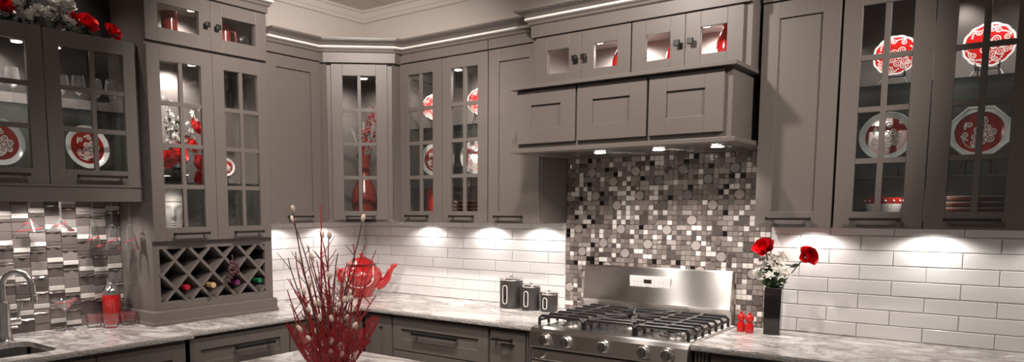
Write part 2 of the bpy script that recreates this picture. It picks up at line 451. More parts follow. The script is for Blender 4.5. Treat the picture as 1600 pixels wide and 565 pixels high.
# plinth with a small shoe moulding
pl = MB()
pf = [(.0, .915), (.022, .915), (.022, .926), (.016, .931), (.016, .978), (.010, .985), (0, .985)]
pl.sweep([(x0, -.019), (x0, -D), (x1, -D), (x1, -.012)], pf)
pl.obj('plinth', PAINT, r, .0008)
a0, a1, m0 = -1.756, -1.0605, -1.4015
door(r, a0, m0 - .001, 1.323, 2.250, -HF, 'glass', hd=('pull', -1.66, -1.472, 1.358))
door(r, m0 + .001, a1, 1.323, 2.250, -HF, 'glass', hd=('pull', -1.31, -1.137, 1.358))
door(r, a0, m0 - .001, 2.268, 2.512, -HF, 'glass', 1, 1, hd=('knob', m0 - .032, 2.388))
door(r, m0 + .001, a1, 2.268, 2.512, -HF, 'glass', 1, 1, hd=('knob', m0 + .030, 2.385))
for z in (1.613, ): MB().box(x0 + t + .002, x1 - t - .002, -D + .04, -.014, z - .006, z).obj('glass_shelf', SHELFG, r)
puck(r, -1.435, -.20, 2.222, .013); puck(r, -1.425, -.20, 2.494, .006)
# lattice of crossed laths inside the wine opening
la = MB(); X0, X1, Z0, Z1 = -1.722, -1.1, 1.026, 1.286
def lath(xa, za, dx):
    pts = []
    L = 2.
    p0 = Vector((xa, za)); d = Vector((dx, 1)).normalized()
    # clip the centre line to the opening
    tmin, tmax = -L, L
    for lo, hi, o, k in ((X0, X1, p0.x, d.x), (Z0, Z1, p0.y, d.y)):
        ta, tb = (lo - o) / k, (hi - o) / k
        tmin, tmax = max(tmin, min(ta, tb)), min(tmax, max(ta, tb))
    if tmax - tmin < .02: return
    A, B = p0 + d * tmin, p0 + d * tmax; n = Vector((-d.y, d.x)) * .0075
    yf = -D - .004 + (.002 if dx > 0 else 0)
    q = [A + n, B + n, B - n, A - n]
    vs = [(p.x, yf, p.y) for p in q] + [(p.x, yf + .26, p.y) for p in q]
    la.add(vs, [(0, 1, 2, 3), (7, 6, 5, 4), (0, 4, 5, 1), (1, 5, 6, 2), (2, 6, 7, 3), (3, 7, 4, 0)])
for i in range(-3, 8):
    lath(-1.642 + .143 * i, 1.228, 1.); lath(-1.642 + .143 * i, 1.228, -1.)
la.obj('wine_lattice', PAINT, r)
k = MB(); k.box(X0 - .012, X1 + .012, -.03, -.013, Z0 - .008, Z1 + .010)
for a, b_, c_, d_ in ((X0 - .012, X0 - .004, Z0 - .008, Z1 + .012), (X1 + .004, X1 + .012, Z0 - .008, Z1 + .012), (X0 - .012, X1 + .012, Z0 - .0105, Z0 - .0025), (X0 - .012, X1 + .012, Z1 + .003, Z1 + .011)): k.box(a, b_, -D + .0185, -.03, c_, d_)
k.obj('shade_lining', DARKGAP, r)  # black liners put the shade of the rack recess into the colour

BF = .25
r = thing('wall_cabinet', 'double glass-door grey wall cabinet above the bar sink with flowers lying on top', 'cabinet', rz=LW)
carcass(r, -2.6185, -1.7615, 1.588, 2.257, BF - .02, shelves=(1.932, ))
door(r, -2.6165, -2.188, 1.590, 2.256, -BF, 'glass', 2, 3, hd=('pull', -2.51, -2.28, 1.628))
door(r, -2.184, -1.7635, 1.590, 2.256, -BF, 'glass', 2, 3, hd=('pull', -2.075, -1.853, 1.628))
v = MB(); v.box(-2.6185, -1.7615, -BF, -BF + .02, 1.514, 1.586); v.box(-2.6185, -1.7615, -BF + .02, -.016, 1.566, 1.584)
v.box(-2.6185, -1.7615, -BF - .006, -BF + .004, 1.580, 1.590)
v.obj('valance', PAINT, r, .0012)
puck(r, -2.085, -.14, 2.212, .027); puck(r, -2.245, -.14, 2.212, .027)

# crown moulding over the corner run, the hood and the hutch
def crown(path, z, n):
    c = MB()
    c.sweep(path, [(-.018, z - .004), (.003, z - .004), (.010, z + .001), (.012, z + .012), (.018, z + .016), (.018, z + .019), (-.018, z + .019)])
    c.sweep(path, [(-.018, z + .033), (.020, z + .033), (.023, z + .037), (.030, z + .046), (.044, z + .053), (.056, z + .056), (.056, z + .060), (.062, z + .060), (.062, z + .070), (-.018, z + .070)])
    o = struct(c.obj(f'trim_{n}', PAINT))
    s = MB(); s.sweep(path, [(-.018, z + .019), (.0185, z + .019), (.024, z + .023), (.0235, z + .029), (.0195, z + .033), (-.018, z + .033)])
    s.obj('crown_strip', STRIPW, o, smooth=True)
    return o
f = DU + .003
crown([(f, -1.0445), (f, -.664), (.322, -.648), (.606, -.364), (.622, -f), (1.585, -f)], ZF, 2)
crown([(2.66, -f), (4.05, -f)], ZF, 3)
crown([(1.578, -.275), (1.578, -.403), (2.645, -.403), (2.645, -.275)], ZF, 4)
crown([(.002, -1.757), (HF, -1.757), (HF, -1.0455), (.002, -1.0455)], 2.556, 5)

# ------------------------------------------------------------------ hood and the cabinets over it
r = thing('wall_cabinet', 'low grey cabinet with four small glass doors on top of the range hood', 'cabinet')
HC = .40
carcass(r, 1.580, 2.642, 2.064, ZF, HC - .02, mids=(2.1165,), zi=2.325, rails=(.02, .02), sw=.045)
xs = [1.6085, 1.861, 2.1135, 2.1195, 2.366, 2.6115]
for xa, xb, kx in ((xs[0], 1.8600, 1.8365), (1.8620, xs[2], 1.885), (xs[3], 2.3655, 2.338), (2.3675, xs[5], 2.398)):
    door(r, xa, xb, 2.070, 2.316, -HC, 'glass', 1, 1, hd=('knob', kx, 2.193))
puck(r, 1.86, -.22, 2.306); puck(r, 2.39, -.22, 2.306)

r = thing('range_hood', 'grey wooden range hood with three shaker panels over the stove', 'range hood')
b = MB()
HD = .53
b.box(1.592, 1.612, -HD + .02, -.001, 1.764, 2.046); b.box(2.600, 2.620, -HD + .02, -.001, 1.764, 2.046)
b.box(1.592, 2.620, -HD, -HD + .02, 1.764, 2.046)
b.obj('body', PAINT, r, .001)
for xa, xb in ((1.598, 1.915), (1.925, 2.262), (2.272, 2.592)):
    p = MB(); y0, y1 = -HD - .019, -HD - .0005; z0, z1 = 1.789, 2.040; s_ = .078
    p.box(xa, xa + s_, y0, y1, z0, z1); p.box(xb - s_, xb, y0, y1, z0, z1)
    p.box(xa + s_, xb - s_, y0, y1, z0, z0 + .070); p.box(xa + s_, xb - s_, y0, y1, z1 - .070, z1)
    p.box(xa + s_ - .003, xb - s_ + .003, y0 + .010, y1, z0 + .066, z1 - .066)
    p.obj('panel', PAINT, r, .0012)
t = MB(); t.box(1.573, 2.646, -.577, -.296, 2.046, 2.063); t.box(1.578, 2.646, -.296, -.001, 2.046, 2.063)
t.obj('top_ledge', PAINT, r, .0015)
t = MB(); t.box(1.571, 2.650, -.577, -.48, 1.745, 1.764); t.box(1.571, 1.66, -.48, -.296, 1.745, 1.764); t.box(1.577, 1.66, -.296, -.001, 1.745, 1.764)
t.box(2.56, 2.650, -.48, -.001, 1.745, 1.764); t.box(1.66, 2.56, -.06, -.001, 1.745, 1.764)
t.obj('bottom_ledge', PAINT, r, .0015)
t = MB(); t.box(1.66, 2.56, -.48, -.06, 1.752, 1.758)
for i in range(40):                              # baffle ribs
    y = -.47 + i * .0102; t.box(1.68, 2.54, y, y + .005, 1.747, 1.753)
t.obj('filter_insert', STEEL, r)
for x in (1.95, 2.245, 2.51):
    p = MB(); p.lathe([(.034, 0), (.036, -.006), (.028, -.009)], (x, -.36, 1.752), 20); o = p.obj('hood_lamp', CHROME, r, smooth=True)
    MB().lathe([(.026, -.0085), (.026, -.011), (0, -.0125)], (x, -.36, 1.752), 18).obj('lens', PUCK, o, smooth=True)

# ------------------------------------------------------------------ base cabinets
BD = .615
def slab_drawer(r, x0, x1, z0, z1, yf, hl=None, st=.06, hzz=None):
    o = door(r, x0, x1, z0, z1, yf, st=st, name='drawer')
    if hl: bar_pull(o, hl[0], hl[1], hzz if hzz else (z0 + z1) / 2, yf, .007)
    return o
def base_body(r, x0, x1, dep, z1=.891):
    b = MB(); b.box(x0, x1, -dep + .02, -.001, .10, z1); b.box(x0, x1, -dep + .075, -.02, 0, .10)
    b.obj('body', PAINT, r, .001)
r = thing('base_cabinet', 'grey corner base cabinet door behind the red twigs', 'cabinet')
base_body(r, .575, .806, BD)
door(r, .640, .803, .12, .872, -BD)
r = thing('base_cabinet', 'wide grey base cabinet with long-handled drawers under the red teapot and canisters', 'cabinet')
base_body(r, .808, 1.481, BD)
slab_drawer(r, .818, 1.474, .690, .872, -BD, (.985, 1.285), st=.062, hzz=.797)
slab_drawer(r, .818, 1.474, .420, .684, -BD, (.985, 1.285), st=.062)
slab_drawer(r, .818, 1.474, .120, .414, -BD, (.985, 1.285), st=.062)
r = thing('base_cabinet', 'narrow grey base cabinet with one door left of the range', 'cabinet')
base_body(r, 1.483, 1.704, BD)
door(r, 1.490, 1.698, .12, .868, -BD, hd=('pull', 1.522, 1.632, .828), st=.062)
def pilaster(x0, x1, lab):
    p = MB(); p.box(x0, x1, -BD + .01, -.001, .0, .891)
    n = 4; w = (x1 - x0) / n
    for i in range(n): p.box(x0 + i * w + .003, x0 + (i + 1) * w - .003, -BD - .004, -BD + .012, .10, .885)
    tag(p.obj('fluted_pilaster', PAINT, None, .002), lab, 'pilaster')
pilaster(1.706, 1.759, 'narrow fluted grey pilaster on the left side of the range')
pilaster(2.531, 2.590, 'narrow fluted grey pilaster on the right side of the range')
r = thing('base_cabinet', 'grey drawer base cabinet right of the range under the flower vase', 'cabinet')
base_body(r, 2.592, 3.30, BD)
slab_drawer(r, 2.600, 3.292, .690, .872, -BD, (2.80, 3.1)); slab_drawer(r, 2.600, 3.292, .12, .684, -BD, (2.80, 3.1))
r = thing('base_cabinet', 'grey base cabinet below the picture at its right end', 'cabinet')
base_body(r, 3.302, 4.05, BD)
slab_drawer(r, 3.31, 4.04, .690, .872, -BD, (3.5, 3.8)); slab_drawer(r, 3.31, 4.04, .12, .684, -BD, (3.5, 3.8))
r = thing('base_cabinet', 'grey base cabinet with a long-handled drawer below the wine rack hutch', 'cabinet', rz=LW)
base_body(r, -1.762, -.6, .583)
slab_drawer(r, -1.750, -1.165, .700, .876, -.583, (-1.51, -1.285), st=.058, hzz=.806)
slab_drawer(r, -1.750, -1.165, .12, .694, -.583)
door(r, -1.155, -.66, .12, .876, -.583)
r = thing('base_cabinet', 'grey sink base cabinet under the bar counter at the far left', 'cabinet', rz=LW)
base_body(r, -2.95, -1.766, .63, .6)
b = MB(); b.box(-2.95, -1.766, -.61, -.58, .6, .891); b.box(-1.79, -1.766, -.61, -.001, .6, .891); b.box(-2.95, -2.93, -.61, -.001, .6, .891)
b.obj('face_frame', PAINT, r)
door(r, -2.205, -1.80, .12, .872, -.63); door(r, -2.62, -2.21, .12, .872, -.63)

# ------------------------------------------------------------------ counters
CT, CB = .914, .892
c = MB()
# bar part with a rounded sink opening
sx0, sx1, sy0, sy1 = .235, .555, -2.80, -2.315
ex = .648
c.box(.0, sx0, -2.95, -1.7655, CB, CT); c.box(sx1, ex, -2.95, -1.7655, CB, CT)
c.box(sx0, sx1, sy1, -1.7655, CB, CT); c.box(sx0, sx1, -2.95, sy0, CB, CT)
for (cx, cy, sa) in ((sx0, sy1, 0), (sx1, sy1, 1), (sx0, sy0, 2), (sx1, sy0, 3)):
    R_ = .05; ox = cx + (R_ if sa in (0, 2) else -R_); oy = cy + (-R_ if sa in (0, 1) else R_)
    a0 = {0: PI / 2, 1: 0, 2: PI, 3: 1.5 * PI}[sa]
    arc = [(ox + R_ * COS(a0 + PI / 2 * i / 6), oy + R_ * SIN(a0 + PI / 2 * i / 6)) for i in range(7)]
    c.prism([(cx, cy)] + arc, CB, CT)
c.box(0, .600, -1.7655, 0, CB, CT); c.box(.600, 1.7605, -.645, 0, CB, CT)
ct = tag(c.obj('countertop', GRAN), 'speckled white and grey granite counter running round the corner from sink to range', 'countertop')
e_ = MB()
def edge(mb, x0, y0, x1, y1, n=40):
    """rough chiselled front edge along a counter run"""
    d = Vector((x1 - x0, y1 - y0)); k = max(4, int(d.length / .012)); nn = Vector((d.y, -d.x)).normalized(); q = random.Random(int(x0 * 97 + y0 * 31))
    vs = []; fs = []
    for i in range(k + 1):
        p = Vector((x0, y0)) + d * (i / k)
        for z, o in ((CT - .0012, .0004), (CT - .006, .0022), (CT - .013, .0024), (CB + .0005, .0008)):
            w = p + nn * (o + q.uniform(0, .0016)); vs.append((w.x, w.y, z))
    for i in range(k):
        for j in range(3): fs.append((i * 4 + j, i * 4 + 4 + j, i * 4 + 5 + j, i * 4 + 1 + j))
    mb.add(vs, fs)
edge(e_, ex, -2.95, ex, -1.7655); edge(e_, .600, -1.7655, .600, -.645); edge(e_, .600, -.645, 1.7605, -.645)
e_.obj('chiselled_edge', EDGE, ct)
c2 = tag(MB().box(2.5275, 4.05, -.645, -.0, CB, CT).obj('countertop', GRAN), 'speckled white and grey granite counter right of the range', 'countertop')
e_ = MB(); edge(e_, 2.5275, -.645, 4.05, -.645); e_.obj('chiselled_edge', EDGE, c2)
s = MB()
k = MB()
k.box(sx0 - .01, sx1 + .01, sy0 - .01, sy1 + .01, .70, .704)
for (a, b_, c_, d_) in ((sx0 - .012, sx0 - .008, sy0, sy1), (sx1 + .008, sx1 + .012, sy0, sy1), (sx0, sx1, sy1 + .008, sy1 + .012), (sx0, sx1, sy0 - .012, sy0 - .008)):
    k.box(a, b_, c_, d_, .70, CB - .0005)
tag(k.obj('bar_sink', STEEL), 'undermount stainless bar sink cut into the granite at the left edge', 'sink')
# island
r = thing('kitchen_island', 'island with a pale granite top in the foreground under the red twigs', 'island')
MB().box(1.33, 2.85, -2.55, -1.58, CB, CT).obj('island_top', GRAN, r, .003)
MB().box(1.37, 2.81, -2.51, -1.62, 0, CB - .0005).obj('island_body', PAINT, r, .002)

# ------------------------------------------------------------------ wall tiling
def subway(name, x0, x1, z0, z1, lab, M, ph):
    c = MB(); c.box(x0, x1, -.004, -.0008, z0, z1, 0, M)
    pz, px, g = .0638, .2435, .0014
    row = 0; zt = 1.3585 + pz
    while zt > z0:
        zb = zt - pz; a, b_ = max(zb, z0), min(zt, z1)
        if b_ - a > .008:
            x = x0 - px * 2 + (ph + (.5 if row % 2 else 0)) * px
            while x < x1:
                u, v_ = max(x, x0), min(x + px, x1)
                if v_ - u > .012:
                    w = random.uniform(-.0012, .0012)
                    c.tile(u + g, v_ - g, a + g, b_ - g, -.001, -.0095 + w * .4, .0022, 1, M)
                x += px
        zt = zb; row += 1
    return tag(c.obj(name, [GROUT, WTILE]), lab, 'tile backsplash')
zb0 = CT + .0005
subway('subway_backsplash', .0, 1.573, zb0, ZB + .02, 'white subway tile wall behind the teapot and canisters', Matrix.Identity(4), .5)
subway('subway_backsplash', 2.652, 4.05, zb0, ZB + .02, 'white subway tile wall right of the mosaic behind the flower vase', Matrix.Identity(4), .02)
subway('subway_backsplash', -1.043, -.010, zb0, ZB + .02, 'white subway tile wall between the hutch and the room corner', RZ(PI / 2), .3)

# mosaic of small squares and discs behind the range
c = MB(); X0, X1, Z0, Z1 = 1.5745, 2.651, CT + .0005, 1.7445
c.box(X0, X1, -.005, -.0008, Z0, Z1, 0)
CE = .0251; nx, nz = int((X1 - X0) / CE) + 1, int((Z1 - Z0) / CE) + 1
used = set()
def disc(x, z, rr, mi, yf=-.0105):
    c.lathe([(rr, .001), (rr, .0085), (rr - .0015, .0105)], n=18, mi=mi, M=TR((x, 0, z)) @ RX(PI / 2))
def cell(i, j): return X0 + i * CE, Z0 + j * CE
# bright 2x2 discs on a regular lattice
i0 = (2.251 - CE - X0) / CE; j0 = (1.545 - CE - Z0) / CE
for per in range(-6, 5):
    for sub in (0, 1):
        for kx in range(-8, 8):
            i = round(i0 - per + kx * 10 + (5 if sub else 0)); j = round(j0 + per * 5 - (2 if sub else 0))
            if 0 <= i < nx - 1 and 0 <= j < nz - 1 and not {(i, j), (i + 1, j), (i, j + 1), (i + 1, j + 1)} & used:
                x, z = cell(i, j)
                if x + 2 * CE > X1 or z + 2 * CE > Z1: continue
                used |= {(i, j), (i + 1, j), (i, j + 1), (i + 1, j + 1)}
                disc(x + CE, z + CE, CE * .93, random.choice([6, 5, 5, 6]) + 1)
                for (a, b_) in ((0, 0), (1, 0), (0, 1), (1, 1)):
                    c.tile(x + a * CE + .0008, x + (a + 1) * CE - .0008, z + b_ * CE + .0008, z + (b_ + 1) * CE - .0008, -.001, -.007, .001, 4)
# tone-on-tone larger discs
for _ in range(46):
    i, j = random.randrange(nx - 1), random.randrange(nz - 1)
    q_ = {(i, j), (i + 1, j), (i, j + 1), (i + 1, j + 1)}
    if q_ & used: continue
    x, z = cell(i, j)
    if x + 2 * CE > X1 or z + 2 * CE > Z1: continue
    used |= q_
    mi = random.choice([2, 3, 3, 4])
    disc(x + CE, z + CE, CE * .9, mi)
    cut = random.choice([0, 1, 2, 3])
    for n_, (a, b_) in enumerate(((0, 0), (1, 0), (0, 1), (1, 1))):
        c.tile(x + a * CE + .001, x + (a + 1) * CE - .001, z + b_ * CE + .001, z + (b_ + 1) * CE - .001, -.001, -.012 if n_ == cut else -.007, .001, random.choice([2, 3, 6]))
for j in range(nz):
    for i in range(nx):
        if (i, j) in used: continue
        x, z = cell(i, j); xe = min(x + CE, X1); ze = min(z + CE, Z1)
        if xe - x < .006 or ze - z < .006: continue
        p = random.random(); g = .0011
        if p < .08 and (i + 1, j) not in used and i + 1 < nx and x + 2 * CE <= X1:
            used.add((i + 1, j)); c.tile(x + g, x + 2 * CE - g, z + g, ze - g, -.001, -.0095, .0012, random.choice([2, 3, 4, 6])); continue
        if p < .12:                               # a small disc inside a square
            c.tile(x + g, xe - g, z + g, ze - g, -.001, -.007, .001, 4)
            if xe - x > .024: disc(x + CE / 2, z + CE / 2, CE * .42, random.choice([2, 6, 7]))
            continue
        mi = 1 if p < .30 else random.choice([2, 2, 2, 3, 3, 3, 4, 6, 2, 7, 3, 5])
        c.tile(x + g, xe - g, z + g, ze - g, -.001, -.0085 - random.random() * .002, .0012, mi)
tag(c.obj('mosaic_backsplash', [DGROUT] + MT), 'taupe mosaic of small squares and round discs on the wall behind the range', 'tile backsplash')

# stacked strip tiling behind the bar
c = MB(); M = RZ(PI / 2)
Y0, Y1, Z0, Z1 = -2.95, -1.7585, CT + .0005, 1.57
c.box(Y0, Y1, -.004, -.0008, Z0, Z1, 0, M)
PW = .0722; ncol = int((Y1 - Y0) / PW) + 1
for k in range(ncol):
    yb_ = Y1 - k * PW; ya = max(Y0, yb_ - PW); rr = random.Random(k * 13 + 5)
    if yb_ - ya < .01: continue
    z = Z0 - rr.random() * .06 - (.035 if k % 2 else 0)
    seq = [(.022, 0), (.042, 1), (.015, 3), (.016, 2), (.042, 2), (.018, 3), (.024, 0), (.040, 1), (.040, 2), (.014, 3), (.016, 4)]
    q = rr.randrange(len(seq))
    while z < Z1:
        h, mi = seq[q % len(seq)]; q += 1
        if mi in (1, 2, 4) and rr.random() < .3: mi = rr.choice([1, 2])
        a, b_ = max(z, Z0), min(z + h, Z1); z += h
        if b_ - a < .005: continue
        dep = {0: .014, 1: .010, 2: .008, 3: .012, 4: .010}[mi] + rr.uniform(-.001, .003)
        if mi == 3:                               # rippled metal strip
            c.tile(ya + .001, yb_ - .001, a + .0006, b_ - .0006, -.001, -dep * .7, .002, 4, M)
            n_ = 8; vs = []; fs = []
            for i in range(n_ + 1):
                yy = ya + .001 + (yb_ - ya - .002) * i / n_; am = .0025 * SIN(i * PI / 2.6 + k)
                vs += [(yy, -dep * .7, a + .001), (yy, -dep - .002 + am, (a + b_) / 2 + am), (yy, -dep * .7, b_ - .001)]
            for i in range(n_):
                fs += [(3 * i, 3 * i + 3, 3 * i + 4, 3 * i + 1), (3 * i + 1, 3 * i + 4, 3 * i + 5, 3 * i + 2)]
            c.add(vs, fs, 4, M)
        else: c.tile(ya + .0008, yb_ - .0008, a + .0007, b_ - .0007, -.001, -dep, .0012, mi + 1, M)
tag(c.obj('strip_tile_backsplash', [DGROUT] + BT), 'grey and white stacked strip tile wall behind the bar sink', 'tile backsplash')

# ------------------------------------------------------------------ the range
r = thing('gas_range', 'stainless steel gas range with five burners under the grey hood', 'stove')
x0, x1 = 1.7625, 2.5255
b = MB()
b.box(x0, x1, -.640, -.055, .0, .905)
pf = [(-.055, .905), (-.055, .919), (-.640, .919), (-.664, .914), (-.676, .898), (-.680, .832), (-.672, .822), (-.640, .822), (-.640, .905)]
b.extrude_x(pf, x0, x1)
grain(b.obj('body', BRUSHED, r, .0015))
MB().box(x0 + .03, x1 - .03, -.625, -.09, .9192, .9205).obj('cooktop_pan', STEEL, r)
# backguard: curved lower apron, ledge, then the taller panel leaning back
pf = [(-.012, .905), (-.012, 1.172), (-.045, 1.177), (-.054, 1.170), (-.064, 1.10), (-.071, 1.04), (-.077, 1.003), (-.080, .994), (-.073, .986), (-.066, .984), (-.060, .965), (-.059, .94), (-.064, .915), (-.075, .905)]
g = MB(); g.extrude_x(pf, 1.700 + .02, 2.500); bg = grain(g.obj('backguard', BRUSHED, r, .002, True))
cp = MB(); MP = TR((0, -.0645, 1.092)) @ RX(math.radians(6.6))
cp.box(1.985, 2.200, -.004, .006, -.037, .040, 0, MP)
cpo = cp.obj('control_panel', PANELW, bg, .002)
MB().box(2.063, 2.104, -.0048, 0, .004, .024, 0, MP).obj('display', LED, cpo)
mk = MB()
for ix in range(3):
    for iz in range(2): mk.lathe([(.0035, 0), (.0, .0004)], n=8, M=MP @ TR((2.012 + ix * .018, -.0042, .012 - iz * .022)) @ RX(PI / 2))
for ix in range(2):
    for iz in range(2): mk.box(2.138 + ix * .02, 2.146 + ix * .02, -.0045, 0, .010 - iz * .022, .0125 - iz * .022, 0, MP)
for iz in range(2): mk.box(2.070, 2.098, -.0045, 0, -.008 - iz * .006, -.0065 - iz * .006, 0, MP)
mk.box(2.118, 2.121, -.0045, 0, .012, .016, 0, MP); mk.box(2.116, 2.120, -.0045, 0, -.016, -.006, 0, MP); mk.box(2.13, 2.15, -.0045, 0, -.022, -.0205, 0, MP)
mk.obj('touch_marks', MARK, cpo)
# knobs
for x in (1.851, 1.963, 2.150, 2.338, 2.443):
    kb = MB(); M = TR((x, -.678, .868)) @ RX(PI / 2)
    kb.lathe([(.030, -.004), (.030, .004), (.026, .007), (.024, .024), (.021, .027), (0, .0275)], n=28, M=M)
    kb.box(-.0065, .0065, -.024, .024, .024, .036, 0, M)
    kb.obj('knob', CHROME, r, .0012, True)
# printed ticks beside knobs
# burners
for x, y, q in ((1.89, -.50, 1.), (1.89, -.22, .8), (2.145, -.37, 1.15), (2.40, -.50, 1.1), (2.40, -.22, .75)):
    k = MB(); k.lathe([(.062 * q, 0), (.060 * q, .006), (.050 * q, .008)], (x, y, .9205), 28, 0)
    k.lathe([(.044 * q, .007), (.044 * q, .020), (.040 * q, .022)], (x, y, .9205), 28, 1)
    k.lathe([(.036 * q, .0215), (.037 * q, .029), (.030 * q, .032), (0, .0325)], (x, y, .9205), 28, 2)
    k.obj('burner', [STEEL, CHROME, CAST], r, smooth=True)
# grates: three cast iron sections
zt, zl = .968, .9205
def grate(xa, xb, kind):
    g = MB(); ya, yb_ = -.620, -.115; h = .0078
    def bar(pts): g.tube(pts, h, 6)
    def arch(xa_, xb_, y, la, lb):
        pts = []
        if la: pts += [(xa_, y, zl + .001), (xa_, y, zt - .012), (xa_ + (.012 if xb_ > xa_ else -.012), y, zt)]
        else: pts += [(xa_, y, zt)]
        if lb: pts += [(xb_ - .012, y, zt), (xb_, y, zt - .012), (xb_, y, zl + .001)]
        else: pts += [(xb_, y, zt)]
        bar(pts)
    if kind == 'side':
        for i in range(7): arch(xa, xb, ya + (yb_ - ya) * i / 6, True, True)
        m = (xa + xb) / 2
        bar([(m, ya, zt), (m, yb_, zt)])
        for x in (xa, xb): g.box(x - .005, x + .005, ya, yb_, zl + .022, zl + .032)
    else:
        for y in (ya, yb_): arch(xa, xb, y, True, True)
        for x in (xa, xb): bar([(x, ya, zt - .01), (x, yb_, zt - .01)]); g.box(x - .005, x + .005, ya, yb_, zl + .022, zl + .032)
        cx, cy = (xa + xb) / 2, (ya + yb_) / 2
        for a in range(8):
            t = a * PI / 4 + PI / 8; ex_, ey = cx + 9 * COS(t), cy + 9 * SIN(t)
            s_ = min(abs((xb - cx) / (9 * COS(t))), abs((yb_ - cy) / (9 * SIN(t))))
            bar([(cx + .035 * COS(t), cy + .035 * SIN(t), zt), (cx + 9 * s_ * COS(t), cy + 9 * s_ * SIN(t), zt)])
        for y in (ya + .12, yb_ - .12): bar([(xa, y, zt), (xa + .07, y, zt)]); bar([(xb, y, zt), (xb - .07, y, zt)])
        bar([(xa + .02, ya + .075, zt), (xb - .02, ya + .075, zt)]); bar([(xa + .02, yb_ - .075, zt), (xb - .02, yb_ - .075, zt)])
    g.obj('grate', CAST, r)
grate(1.782, 2.012, 'side'); grate(2.026, 2.262, 'mid'); grate(2.276, 2.506, 'side')
o = MB(); o.box(x0 + .004, x1 - .004, -.668, -.641, .16, .812); od = grain(o.obj('oven_door', BRUSHED, r, .003))
MB().box(x0 + .10, x1 - .10, -.6695, -.667, .30, .66).obj('oven_window', BLKGL, od)
MB().box(x0 + .006, x1 - .006, -.660, -.641, .8125, .8215).obj('door_gap', DARKGAP, r)
h = MB(); h.tube([(x0 + .05, -.725, .775), (x1 - .05, -.725, .775)], .013, 14)
for x in (x0 + .07, x1 - .07): h.tube([(x, -.667, .775), (x, -.725, .775)], .010, 10)
h.obj('handle', CHROME, od, smooth=True)

# ------------------------------------------------------------------ plates and their stands
def petal_ring(mb, n, r0, R, ww, z, mi, cx=0, cy=0):
    for i in range(n):
        a = 2 * PI * i / n
        mb.lathe([(ww, 0), (ww, .0008), (ww * .75, .0012)], (cx + R * COS(a), cy + R * SIN(a), z), 12, mi)
def ring(mb, cx, cy, z, R, r, mi=0, a0=0., a1=2 * PI, n=16, grow=0.):
    full = abs(a1 - a0 - 2 * PI) < 1e-3 and not grow
    pts = [(cx + R * (1 - grow * i / n) * COS(a0 + (a1 - a0) * i / n), cy + R * (1 - grow * i / n) * SIN(a0 + (a1 - a0) * i / n), z) for i in range(n if full else n + 1)]
    mb.tube(pts, r, 5, mi, closed=full, flat=.5)
def pattern(R, dense, seed):
    """raised cream flower with looped petals, tendrils and sprigs; plate plane is xy"""
    rr = random.Random(seed); m = MB(); z = .0135
    fx, fy = R * .16, -R * .10
    s = R * (.30 if dense else .27)
    for i in range(6):
        a = i * PI / 3 + .3; cx, cy = fx + s * 1.02 * COS(a), fy + s * 1.02 * SIN(a)
        ring(m, cx, cy, z, s * .46, R * .024); ring(m, cx, cy, z, s * .20, R * .018, n=10)
    ring(m, fx, fy, z, s * .30, R * .028); m.lathe([(s * .2, 0), (s * .16, .001), (0, .0012)], (fx, fy, z - .0005), 10)
    L = .80 if dense else .60
    k = 9 if dense else 6
    for i in range(k):
        a = 2 * PI * (i + .3) / k + rr.uniform(-.2, .2)
        cx, cy = R * L * .80 * COS(a), R * L * .80 * SIN(a)
        if math.hypot(cx - fx, cy - fy) < s * 1.5: continue
        ring(m, cx, cy, z, R * .13, R * .022, a0=a, a1=a + 1.6 * 2 * PI, n=22, grow=.85)
        for q in range(4):
            t = a + .12 + q * .12; rad = R * L * (.98 - .05 * q)
            m.ball((rad * COS(t), rad * SIN(t), z), R * .045, n=7, sz=(1, 1, .3))
    ring(m, -R * .1, -R * .2, z, R * L * .72, R * .018, a0=3.3, a1=5.0)
    return m
def plate(name, label, loc, R, rz, kind, seed, group, lean=.16):
    r = thing(name, label, 'plate', loc, 0, group); r.rotation_euler = (-lean, 0, rz)
    M = RX(PI / 2)
    d = MB()
    if kind == 'scallop':
        rad = lambda a, k: 1 + .035 * abs(COS(a * 7)) - (.02 if k else .02)
        d.lathe([(R * .5, -.004), (R * .97, .006), (R, .010), (R * .985, .0125), (R * .90, .0105)], n=84, mi=0, M=M, rad=rad)
        d.lathe([(R * .90, .0106), (R * .60, .0095), (0, .0095)], n=84, mi=1, M=M, rad=rad)
    elif kind == 'octagon':
        d.shell([(0, -.004), (R * .5, -.004), (R * 1.03, .012), (R * 1.05, .016), (R * 1.02, .018)], n=8, mi=0, M=M, a0=PI / 8)
        d.shell([(R * 1.02, .018), (R * .86, .0140)], n=8, mi=0, M=M, a0=PI / 8)
        d.shell([(R * .90, .0140), (R * .89, .0152), (R * .80, .0152), (R * .775, .0120)], n=48, mi=0, M=M)
        d.shell([(R * .80, .0125), (R * .76, .0112), (0, .0112)], n=48, mi=1, M=M)
    else:
        d.lathe([(R * .5, -.004), (R * .98, .012), (R, .0155), (R * .985, .0175), (R * .76, .0105)], n=56, mi=0, M=M)
        d.lathe([(R * .76, .0106), (R * .66, .0085), (0, .0085)], n=56, mi=1, M=M)
    d.obj('dish', [WHITEC, RED if kind == 'scallop' else REDW], r, smooth=True)
    p = pattern(R * (1.1 if kind == 'scallop' else .95), kind == 'scallop', seed)
    p.v = [tuple(M @ Vector((x, y, z - (.002 if kind != 'scallop' else .003)))) for x, y, z in p.v]
    p.obj('painted_flower', CREAMP, r)
    return r
REDW = mat('plate_red_glaze', (.33, .016, .012), .16, coat=.5)
